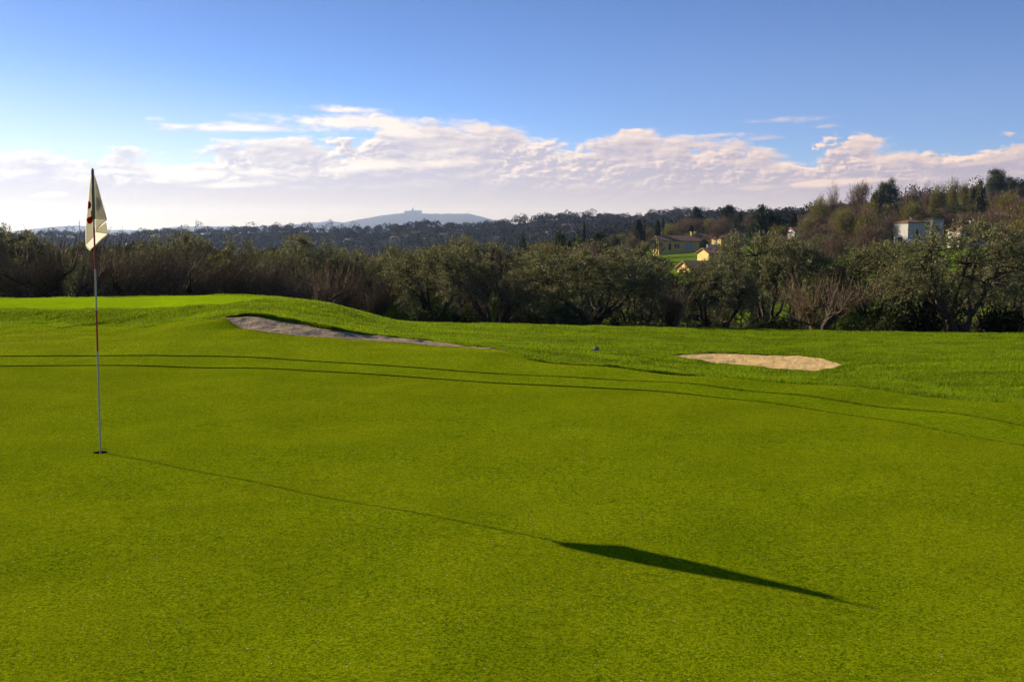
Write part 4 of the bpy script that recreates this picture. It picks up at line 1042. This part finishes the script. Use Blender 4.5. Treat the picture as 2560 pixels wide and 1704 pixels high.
def house(name, label, cat, loc, rz, L, D, z, hr, wall='ochre', roof='gable', openings=(), chimneys=(), group=None, deep=-3.0):
    e = obj(name, None, loc=loc, rz=rz); tag(e, label, cat, group)
    if roof == 'gable':
        obj('wall', wall_gable(L, D, deep, z, hr).build('wall', [M[wall]]), e); rf = obj('roof', roof_gable(L, D, z + .02, hr).build('roof', [M['tiles']]), e)
    else:
        obj('wall', MB().box(-L / 2, L / 2, -D / 2, D / 2, deep, z).build('wall', [M[wall]]), e); rf = obj('roof', roof_hip(L, D, z + .17, hr).build('roof', [M['tiles']]), e)
    for (cx, cy, cz, cw) in chimneys:
        obj('chimney', MB().box(cx - cw / 2, cx + cw / 2, cy - cw / 2, cy + cw / 2, z, cz).box(cx - cw * .7, cx + cw * .7, cy - cw * .7, cy + cw * .7, cz + .002, cz + .14).build('chimney', [M[wall]]), rf)
    for kind, side, u0, u1, v0, v1, mt in openings:
        def bx(d0, d1, a0, a1, b0, b1):
            mb = MB()
            if side == 'front': return mb.box(a0, a1, -D / 2 - d1, -D / 2 - d0, b0, b1)
            return mb.box(-L / 2 - d1, -L / 2 - d0, a0, a1, b0, b1)
        f_ = obj(kind, bx(-.05, .03, u0, u1, v0, v1).build(kind, [M[mt]]), e)
        if kind == 'window': obj('pane', bx(.034, .05, u0 + .12, u1 - .12, v0 + .12, v1 - .12).build('pane', [M['glass']]), f_)
        if kind == 'gate':
            um = (u0 + u1) / 2; obj('gate_frame', bx(.034, .07, um - .06, um + .06, v0, v1).build('gate_frame', [M['whitewash']]), f_)
    return e
def at_px(px, py, Y): return P(px, py, Y)
# long farmhouse, left and right wings
p_ = at_px(1690, 624, 300)
house('farmhouse', 'long low yellow farmhouse wing with grey double gate and striped tile roof', 'house', p_, 0.12, 11.4, 6.5, 2.35, 1.35, 'ochre2', 'gable',
      [('door', 'front', -3.0, -2.3, 0, 1.7, 'dark_door'), ('window', 'front', -1.3, -.8, .6, 1.6, 'dark_door'), ('window', 'front', -.5, 0.0, .6, 1.6, 'dark_door'), ('gate', 'front', 1.7, 3.7, 0, 1.85, 'shutter')], [(4.6, 0.2, 4.8, .7)], deep=-2)
p_ = at_px(1762, 617, 322)
house('farmhouse', 'shaded middle block of the yellow farmhouse behind a bright green bush', 'house', p_, 0.12, 7.5, 5.0, 2.5, 1.0, 'ochre2', 'gable', [('window', 'front', -.6, .2, .7, 1.6, 'dark_door')], [(-2.8, 0.3, 4.4, .5)], deep=-2)
p_ = at_px(1826, 616, 314)
house('farmhouse', 'yellow farmhouse wing with a sunlit end wall and white door under a low hip roof', 'house', p_, 0.30, 9.2, 5.6, 2.3, 1.0, 'ochre', 'hip',
      [('door', 'side', -0.9, 0.7, 0, 1.9, 'whitewash')], [], deep=-2)
p_ = at_px(1800, 664, 205)
house('gabled_house', 'bright yellow gabled house with its sunlit gable showing over the olives', 'house', p_, 0.26, 7.0, 5.2, 2.35, 0.85, 'ochre', 'gable', [], [(3.0, .5, 3.9, .5)], deep=-4)
p_ = at_px(1742, 690, 178)
house('gabled_house', 'lower yellow gabled house half hidden by olives, left of the bright one', 'house', p_, 0.26, 4.6, 5.6, 1.25, 1.1, 'ochre', 'gable', [], [], deep=-4)
# villa
p_ = at_px(2276, 628, 235)
house('white_villa', 'tall white villa with blue-shaded front under a low tiled roof', 'villa', p_, 0.32, 5.6, 5.0, 6.1, .6, 'whitewash', 'hip',
      [('window', 'front', 1.7, 2.2, 4.7, 5.6, 'shutter'), ('window', 'side', -.9, .9, 1.2, 3.2, 'whitewash'), ('door', 'side', 1.0, 1.7, .6, 2.8, 'dark_door')], [(.6, .6, 7.0, .55)], deep=-3)
p_ = at_px(2326, 620, 243)
house('annex', 'plain pale block adjoining the right side of the white villa', 'house', p_, 0.32, 3.0, 4.5, 6.4, .25, 'whitewash', 'hip', [('window', 'front', -.3, .3, 3.6, 4.4, 'shutter')], [], deep=-3)
p_ = at_px(2416, 603, 215)
house('cottage', 'low cottage with a sunlit brown hip roof between the big olive tops', 'house', p_, 0.15, 5.4, 4.6, 2.0, 1.2, 'stonewall', 'hip', [('window', 'front', -1.6, -.8, .9, 1.7, 'dark_door')], [(1.2, .6, 3.9, .5)], deep=-3)
p_ = at_px(2000, 594, 265)
house('cottage', 'small cottage with a pale sunlit end behind the olives, right of the cypress', 'house', p_, 0.2, 5.0, 4.0, 1.6, .8, 'whitewash', 'gable', [('window', 'front', .9, 2.3, .4, 1.4, 'whitewash')], [], deep=-3)
hs = P(1452, 562, 1050)
house('hill_villa', 'pale villa standing alone high on the wooded ridge', 'villa', hs, -0.5, 9, 7, 3.2, 1.4, 'ochre2', 'gable', [('window', 'side', -1.5, 1.5, .5, 2.6, 'whitewash')], [], deep=-4)
for i, (px, py) in enumerate([(1002, 602), (1068, 606), (1016, 597), (985, 601), (1110, 593), (870, 606), (1365, 590), (1432, 589), (1420, 570), (1245, 602)]):
    q = hit(px, py + 3, 300, 1500, Zs)
    house('village_house', 'small pale village house scattered on the wooded ridge side', 'house', q, -0.9 + .23 * (i % 5), 5.5 + i % 3 * 1.5, 5, 3.2, 1.0, ['whitewash', 'ochre2', 'stonewall'][i % 3], 'gable', [('window', 'side', -1, 1, 1.2, 2.6, 'shutter')], [], 'village houses on the ridge side', deep=-5)

# ------------------------------------------------------------------ trees and hedges on the hillside
cat_of = {'bare': 'bare tree', 'spring': 'budding tree', 'pine': 'pine tree', 'stone_pine': 'umbrella pine', 'cypress': 'cypress', 'eucalyptus': 'eucalyptus', 'oak': 'oak tree', 'palm': 'palm tree', 'olive': 'olive tree', 'bush': 'bush'}
cnt = {}
def far_at(kind, px, top, wpx, Y, label, group=None, sink=0.0):
    i = cnt.get(kind, 0); cnt[kind] = i + 1
    prs = KIND[kind]
    nm_ = {'bare': 'bare_tree', 'spring': 'budding_tree', 'pine': 'pine_tree', 'stone_pine': 'umbrella_pine', 'cypress': 'cypress_tree', 'eucalyptus': 'eucalyptus_tree', 'oak': 'oak_tree', 'palm': 'palm_tree', 'olive': 'olive_tree', 'bush': 'bush'}[kind]
    return stand(prs[i % len(prs)], SIZE[kind], nm_, label, cat_of[kind], px, top, wpx, Y, None, group, ('stem', 'foliage') if kind == 'bush' else ('trunk', 'crown'), sink)
for px, top, wpx, Y, lb in [(1461, 557, 9, 230, 'slender lone cypress standing tall against the wooded ridge'), (1598, 550, 26, 270, 'stout dark cypress left of the long farmhouse'), (1645, 552, 17, 300, 'cone shaped cypress above the long farmhouse roof'),
                            (1659, 543, 7, 330, 'thin distant cypress spire right of the cone shaped one'), (1728, 564, 18, 330, 'small dark cone cypress behind the farmhouse chimney'), (1851, 533, 20, 330, 'tall cypress pair member above the farmhouse, right side'), (1984, 533, 26, 275, 'broad flame shaped cypress beside the dark pine'),
                            (1510, 574, 7, 300, 'thin cypress near the umbrella pine left of the farmhouse'), (1505, 588, 9, 260, 'short thin cypress below the umbrella pine'), (1611, 565, 7, 300, 'thin cypress just right of the stout dark cypress'), (1842, 548, 16, 335, 'shorter cypress touching the tall one above the farmhouse'),
                            (2262, 602, 8, 222, 'small clipped cypress before the villa front, left one'), (2293, 574, 9, 222, 'small clipped cypress before the villa front, right one'), (2247, 605, 7, 220, 'small clipped cypress at the villa corner'), (2232, 580, 6, 222, 'small clipped cypress at the left villa wall'), (2478, 540, 9, 270, 'dark slim cypress above the hedge at right')]:
    far_at('cypress', px, top, wpx, Y, lb)
for kind, px, top, wpx, Y, lb in [('olive', 1632, 596, 52, 270, 'grey-green olive tree screening the left end of the farmhouse'), ('stone_pine', 1495, 580, 30, 280, 'flat topped umbrella pine left of the farmhouse'), ('stone_pine', 1770, 567, 30, 325, 'round umbrella pine just behind the farmhouse roof'), ('stone_pine', 1435, 594, 34, 230, 'low umbrella pine left of the lone slender cypress'),
                                  ('pine', 1925, 534, 100, 240, 'big dark green pine left of the broad cypress'), ('pine', 1306, 588, 28, 240, 'small green pine at the left end of the valley trees'), ('pine', 1742, 520, 34, 380, 'tall pine on the skyline above the farmhouse chimney'),
                                  ('pine', 1820, 516, 40, 380, 'wide pine on the skyline above the farmhouse right wing'), ('pine', 1905, 515, 30, 420, 'skyline pine above the big dark green pine'), ('pine', 1400, 584, 46, 240, 'dark rounded pine over brown trees in the valley'),
                                  ('eucalyptus', 2497, 425, 58, 330, 'tall clumpy eucalyptus highest on the right skyline'), ('eucalyptus', 2222, 450, 52, 300, 'tall wispy tree rising over the villa on the skyline'), ('eucalyptus', 2532, 444, 34, 340, 'smaller clumpy eucalyptus right of the tallest'),
                                  ('palm', 2338, 524, 50, 250, 'light green palm behind the white villa'), ('palm', 2391, 508, 70, 255, 'large dark palm with arching fronds right of the villa'),
                                  ('spring', 2050, 492, 60, 285, 'yellow-green budding tree at the left end of the high slope'), ('spring', 2020, 545, 60, 250, 'yellow-green budding tree low beside the small cottage'), ('spring', 2384, 445, 30, 310, 'slim pale green tree standing above the skyline right of the villa'),
                                  ('spring', 2345, 460, 50, 300, 'fresh green tree on the skyline above the light green palm'), ('oak', 2448, 456, 46, 300, 'vivid green rounded tree under the tall eucalyptus'), ('spring', 2412, 455, 30, 320, 'thin budding tree between the skyline trees right of the palms'),
                                  ('bare', 2085, 462, 46, 300, 'tall leafless tree with upright stems on the skyline left of the villa'), ('bare', 2150, 455, 66, 300, 'leafless skyline tree with a dense fan of twigs'), ('bare', 2285, 466, 50, 300, 'leafless skyline tree above the villa chimney'),
                                  ('bare', 2318, 460, 40, 310, 'leafless skyline tree above the annex'), ('bare', 2515, 480, 90, 260, 'large leafless tree with a forked trunk by the hedge at right'), ('oak', 2195, 480, 50, 290, 'brown-green rounded tree behind the villa, left side'),
                                  ('bare', 2115, 585, 90, 225, 'reddish leafless tree low on the slope left of the villa'), ('bare', 2195, 560, 80, 228, 'leafless tree in front of the villa left wall'), ('bare', 1955, 590, 90, 190, 'leafless tree beside the pale end of the small cottage'), ('bare', 2040, 560, 100, 215, 'wide leafless tree right of the small cottage'),
                                  ('bare', 2075, 600, 90, 170, 'low reddish leafless tree between the cottage and the small lawn'), ('bare', 2010, 606, 80, 150, 'low leafless tree below the small cottage'), ('spring', 2120, 540, 80, 240, 'budding tree in the middle of the slope left of the villa'), ('bare', 2165, 520, 90, 255, 'tall leafless tree in the middle of the slope left of the villa'), ('oak', 2230, 512, 60, 262, 'dark green tree just behind the left end of the villa'),
                                  ('bush', 1764, 596, 32, 300, 'bright green bush before the shaded middle block of the farmhouse'), ('bush', 2150, 612, 40, 215, 'bright green shrub on the lawn left of the villa')]:
    far_at(kind, px, top, wpx, Y, lb)
sky_px = [1250, 1300, 1400, 1500, 1560, 1620, 1700, 1740, 1800, 1850, 1900, 1990, 2025, 2060, 2100, 2150, 2200, 2250, 2300, 2340, 2380, 2420, 2470, 2500, 2560, 2700]
sky_py = [640, 612, 600, 590, 578, 566, 548, 530, 526, 528, 540, 550, 520, 502, 486, 478, 470, 478, 476, 474, 468, 472, 470, 462, 462, 455]
AVOID = [(1630, 1865, 588, 640, 300), (1740, 1860, 610, 680, 205), (1700, 1760, 645, 700, 178), (2222, 2350, 536, 625, 235), (2365, 2450, 556, 600, 215), (1995, 2030, 572, 588, 265), (1672, 1765, 628, 652, 260), (1860, 1900, 606, 620, 280), (2118, 2185, 632, 668, 140)]
GL = {'bare': 'brown leafless tree among the mixed woods on the right-hand hillside', 'spring': 'budding yellow-green tree among the mixed woods on the right-hand hillside', 'olive': 'grey-green olive tree on the right-hand hillside among bare trees',
      'oak': 'rounded brown-green tree among the mixed woods on the right-hand hillside', 'pine': 'dark pine among the mixed woods on the right-hand hillside'}
made = 0; tries = 0; r2 = random.Random(8)
taken = []
while made < 215 and tries < 14000:
    tries += 1
    Y = r2.choice([r2.uniform(75, 190), r2.uniform(190, 400), r2.uniform(240, 420)]); px = r2.uniform(1260, 2640)
    kind = r2.choices(['bare', 'spring', 'olive', 'oak', 'pine'], [5.5, 2.2, 2, 1.5, .6])[0]
    hgt = {'bare': r2.uniform(6, 10), 'spring': r2.uniform(6, 10), 'olive': r2.uniform(3.6, 5), 'oak': r2.uniform(5, 8), 'pine': r2.uniform(6, 10)}[kind]
    X = (px - CX) / F * Y; z0 = gz(X, Y); top_z = z0 + hgt
    tpy = CY - F * math.tan(math.atan((top_z - EYE) / Y) + PITCH); lim = np.interp(px, sky_px, sky_py)
    if tpy < lim: continue
    if tpy > np.interp(px, [1260, 1600, 1750, 2050, 2250, 2560], [668, 640, 655, 650, 600, 585]): continue
    wd = hgt / SIZE[kind][0] * SIZE[kind][1] * r2.uniform(.9, 1.2); wpx = wd / Y * F
    if any(px + wpx / 2 > a and px - wpx / 2 < b and tpy < d - 3 and Y < yy for a, b, c, d, yy in AVOID): continue
    if any(abs(px - a) < wpx * .24 and abs(Y - b) < 20 for a, b in taken): continue
    taken.append((px, Y)); made += 1
    far_at(kind, px, tpy, wpx, Y, GL[kind], {'bare': 'leafless trees on the hillside', 'spring': 'budding trees on the hillside', 'olive': 'olive trees on the hillside', 'oak': 'rounded trees on the hillside', 'pine': 'pines on the hillside'}[kind])
# valley trees glimpsed over the row at left and centre
for i in range(34):
    px = -60 + 1360 * i / 33 + r2.uniform(-18, 18); Y = r2.uniform(85, 220); kind = r2.choices(['bare', 'oak', 'pine', 'olive'], [4, 2, 1.4, 1])[0]
    tpy = np.interp(px, [0, 500, 800, 1280], [608, 618, 624, 628]) + r2.uniform(-6, 22); z_t = P(px, tpy, Y)[2]; hh = z_t - gz((px - CX) / F * Y, Y)
    if hh < 3 or hh > 13: continue
    far_at(kind, px, tpy, min(hh, 9) * r2.uniform(.7, 1) / Y * F, Y, {'bare': 'brown leafless tree in the valley beyond the left half of the tree row', 'oak': 'rounded tree in the valley beyond the left half of the tree row', 'pine': 'pine in the valley beyond the left half of the tree row', 'olive': 'olive tree in the valley beyond the left half of the tree row'}[kind],
           {'bare': 'leafless trees in the valley', 'oak': 'rounded trees in the valley', 'pine': 'pines in the valley', 'olive': 'olive trees in the valley'}[kind])
# dark hedge, wooden rail fence and low garden wall near the right-hand houses
def hedge(name, label, x0, y0, x1, y1, w_, h_, seed):
    r = np.random.RandomState(seed); n = 5200; t = r.rand(n); L = math.hypot(x1 - x0, y1 - y0); ux, uy = (x1 - x0) / L, (y1 - y0) / L
    X = x0 + (x1 - x0) * t; Y = y0 + (y1 - y0) * t; o_ = r.uniform(-.5, .5, n) * w_; zz = r.rand(n) * h_ * (1 + .08 * np.sin(t * 40))
    g0 = Zt(X, Y); pos = np.stack([X - uy * o_, Y + ux * o_, g0 + zz], -1)
    V, Q, T = leaves(r, pos, r.randn(n, 3) + np.array([0, 0, .5]), .4, .24, (.010, .02, .006), (.03, .045, .014))
    tag(obj(name, mesh(name, V, [Q], [M['leaf']], tint=T)), label, 'hedge')
a0, a1 = P(2430, 575, 262), P(2600, 572, 262); hedge('hedge', 'long dark clipped hedge below the large leafless tree at right', a0[0], 262, a1[0], 260, 1.4, 2.3, 1)
a0, a1 = P(2120, 628, 160), P(2190, 628, 160); hedge('hedge', 'short dark hedge closing the small sunlit lawn left of the villa', a0[0], 160, a1[0], 160, 1.0, 1.0, 2)
fb_ = MB(); fx, fy = P(2534, 560, 245)[0], 245.0; fz0 = P(2534, 563, 245)[2]; gg = gz(fx, fy)
fe = obj('fence', None, loc=(fx, fy, gg)); tag(fe, 'pale wooden rail frame before the dark hedge at the right edge', 'fence')
hh = max(1.0, fz0 + .9 - gg)
M['pale_wood'] = plain('pale_wood', (.36, .30, .18), .8, .2, .2, 4)
for s in (-.9, .9): obj('post', MB().box(s - .05, s + .05, -.05, .05, -.3, hh).build('post', [M['pale_wood']]), fe)
for z_ in (hh - .15, hh - .75): obj('rail', MB().box(-.85, .85, -.03, .03, z_, z_ + .09).build('rail', [M['pale_wood']]), fe)
gw = P(1781, 617, 285); wl = MB().box(-1.6, 1.6, -.15, .15, -1.5, .55); wl.box(-1.7, 1.7, -.2, .2, .552, .64)
tag(obj('garden_wall', wl.build('garden_wall', [M['stonewall']]), loc=gw, rz=.35), 'low pale garden wall on the lawn below the farmhouse', 'wall')

# ------------------------------------------------------------------ the wooded ridge and the far hills
def woods(name, n, Yr, pxr, rad, cards, size, fn, seed, pal, tall=1.15, avoid=True):
    r = np.random.RandomState(seed)
    Y = r.uniform(Yr[0], Yr[1], n); px = r.uniform(pxr[0], pxr[1], n); X = (px - CX) / F * Y
    Z = fn(X, Y); R = rad * np.exp(r.randn(n) * .24); c = np.array(pal)[r.choice(len(pal), n)] * r.uniform(.75, 1.25, (n, 1))
    d = unit(r.randn(n, cards, 3)); d[..., 2] = np.abs(d[..., 2]) * 1.0 - .25
    rr = (0.80 + .14 * r.rand(n, cards, 1)) * (1 + .14 * np.sin(d @ np.array([3.1, 2.2, 4.0]) * 2 + r.uniform(0, 6, (n, 1))))[..., None]
    tl = (tall * np.exp(r.randn(n) * .14))[:, None, None]
    pos = d * rr * R[:, None, None]; pos[..., 2:] *= tl; pos += np.stack([X, Y, Z + R * tl[:, 0, 0] * .75], -1)[:, None]
    pos = pos.reshape(-1, 3); dr = d.reshape(-1, 3) * .25 + r.randn(n * cards, 3) * .6
    V, Q, T = leaves(r, pos, dr, size, size * .95, (1, 1, 1), (1, 1, 1))
    T = np.repeat(np.repeat(c, cards, 0) * r.uniform(.55, .9, (n * cards, 1)), 4, 0)
    return tag(obj(name, mesh(name, V, [Q], [M['wood_leaf']], tint=T)), kind='stuff')
PAL = [(.016, .027, .012), (.016, .027, .012), (.026, .036, .016), (.055, .038, .025), (.046, .035, .024), (.04, .048, .024)]
o = woods('woods', 5000, (475, 1130), (-220, 2760), 3.5, 120, 0.95, Zs, 3, PAL)
tag(o, 'dark mixed woods covering the ridge beyond the valley', 'woods')
FH = 9000.0
def far_hill():
    pxs = np.linspace(-700, 3300, 700)
    sil = np.interp(pxs, [-700, 100, 150, 178, 205, 250, 420, 460, 500, 600, 640, 720, 745, 790, 826, 860, 880, 940, 985, 1010, 1045, 1100, 1170, 1205, 1228, 1260, 1500, 3300],
                    [600, 592, 570, 564, 563, 575, 575, 566, 565, 566, 566, 562, 560, 556, 552.5, 556, 552, 541, 535, 533, 533, 534.5, 534, 541, 548, 556, 572, 572])
    rr = np.random.RandomState(9); sil = sil + np.convolve(rr.randn(len(pxs)), np.ones(3) / 3, 'same') * .7
    V = []; rows = [(-2600, 0.0), (-1800, .35), (-1000, .68), (-400, .9), (0, 1.0), (500, .8), (1500, .2)]
    for off, k in rows:
        for px, s in zip(pxs, sil):
            Y = FH + off; zt_ = P(CX, s, FH)[2]; z_ = -60 + (zt_ + 60) * k
            V.append(((px - CX) / F * FH * (1 + .2 * off / FH), Y, z_))
    n = len(pxs); idx = np.arange(n * len(rows)).reshape(len(rows), n)
    Q = np.stack([idx[:-1, :-1], idx[:-1, 1:], idx[1:, 1:], idx[1:, :-1]], -1).reshape(-1, 4)
    tag(obj('hills', mesh('hills', V, [Q], [M['farhill']], smooth=True)), kind='structure')
far_hill()
# castle on the far hill
M['castle'] = plain('castle_stone', (.42, .37, .32), .9, .1, .15, .05)
cb = P(1034, 534, FH); k = FH / F
ce = obj('castle', None, loc=(cb[0], FH, cb[2] - 4)); tag(ce, 'long castle with a central tower and spire crowning the distant blue hill', 'castle')
obj('wall', MB().box(-22 * k, -.0 * k, -30, 30, -25, 8 * k).box(-8 * k, 20 * k, -28, 28, -25, 8.8 * k).build('wall', [M['castle']]), ce)
tb = MB().box(-3.0 * k, .6 * k, -32.5, -20, -25, 13.5 * k); tb.box(-2.2 * k, -.2 * k, -31, -22, 13.5 * k + .2, 15 * k)
tw_ = obj('tower', tb.build('tower', [M['castle']]), ce)
obj('spire', MB().tube([(-1.2 * k, -26, 15 * k), (-1.2 * k, -26, 16.5 * k), (-1.2 * k, -26, 20 * k)], [1.0 * k, .5 * k, .12 * k], 8).build('spire', [M['castle']]), tw_)
cb = P(826, 552, FH); c2 = obj('castle', None, loc=(cb[0], FH, cb[2] - 4)); tag(c2, 'small ruined tower on the lower shoulder of the distant blue hill', 'castle')
obj('wall', MB().box(-6 * k, 6 * k, -20, 20, -25, 2.6 * k).build('wall', [M['castle']]), c2); obj('tower', MB().box(-2.2 * k, 2.2 * k, -21, 15, -25, 4.6 * k).box(-1.2 * k, 1.0 * k, -15, 10, 4.6 * k + .3, 5.8 * k).build('tower', [M['castle']]), c2)
M['rock'] = plain('pale_rock', (.55, .42, .33), .95, .1, .3, .02)
M['steel'] = plain('galvanised_steel', (.16, .16, .17), .5, .4, .1, 2, 0.6)
def pylon(label, px, top, bot, Y, wpx):
    k = Y / F; p0 = P(px, bot, Y); H = (bot - top) * k; w0 = wpx * k
    e = obj('pylon', None, loc=p0); tag(e, label, 'pylon')
    mb = MB(); t_ = .09 * k + .05
    for sx in (-1, 1):
        for sy in (-1, 1): mb.tube([(sx * w0 / 2, sy * w0 / 2, -12), (sx * w0 * .12, sy * w0 * .12, H * .75), (0, 0, H)], t_, 4)
    for i in range(7):
        za, zb = H * i / 8, H * (i + 1) / 8; wa, wb = w0 / 2 * (1 - i / 8.5), w0 / 2 * (1 - (i + 1) / 8.5)
        for s in (-1, 1): mb.tube([(-s * wa, -wa, za), (s * wb, -wb, zb)], t_ * .6, 3)
    obj('mast', mb.build('mast', [M['steel']]), e)
    for z_, ww in ((.62, .95), (.76, .75), (.9, .55)): obj('cross_arm', MB().tube([(-ww * w0, 0, z_ * H), (0, 0, z_ * H + w0 * .12), (ww * w0, 0, z_ * H)], [t_ * .5, t_, t_ * .5], 4).build('cross_arm', [M['steel']]), e)
pylon('lattice power pylon on the left skyline between the flag and the castle hill', 490.5, 548, 568, 2300, 4.0)
def radio(label, px, top, bot, Y):
    p0 = P(px, bot, Y); H = (bot - top) / F * Y; e = obj('radio_mast', None, loc=p0); tag(e, label, 'mast')
    obj('pole', MB().tube([(0, 0, -6), (0, 0, H * .6), (0, 0, H)], [.16 * Y / 900, .12 * Y / 900, .05 * Y / 900], 6).build('pole', [M['steel']]), e)
    obj('antenna', MB().box(-.4, .4, -.2, .2, H * .7, H * .74).box(-.3, .3, -.15, .15, H * .84, H * .87).build('antenna', [M['steel']]), e)
radio('thin radio mast rising on the ridge just left of the flag', 199.5, 546, 590, 900)
radio('tiny mast on the right shoulder of the distant castle hill', 1173, 527, 536, FH - 20)

# ------------------------------------------------------------------ haze over the whole country
hb = MB().box(-12500, 12500, -300, 12900, -75, 265)
hm_ = bpy.data.materials.new('haze'); hm_.use_nodes = True; t = NT(hm_.node_tree)
pv = t.n('ShaderNodeVolumePrincipled'); pv.inputs['Absorption Color'].default_value = (1, 1, 1, 1); pv.inputs['Color'].default_value = (.44, .60, 1.0, 1); pv.inputs['Density'].default_value = 7.5e-5; pv.inputs['Anisotropy'].default_value = 0.4
hm_.cycles.volume_sampling = 'EQUIANGULAR'; hm_.cycles.homogeneous_volume = True
t.n('ShaderNodeOutputMaterial', i_Volume=pv.outputs[0])
ho = obj('haze', hb.build('haze', [hm_])); tag(ho, kind='stuff')
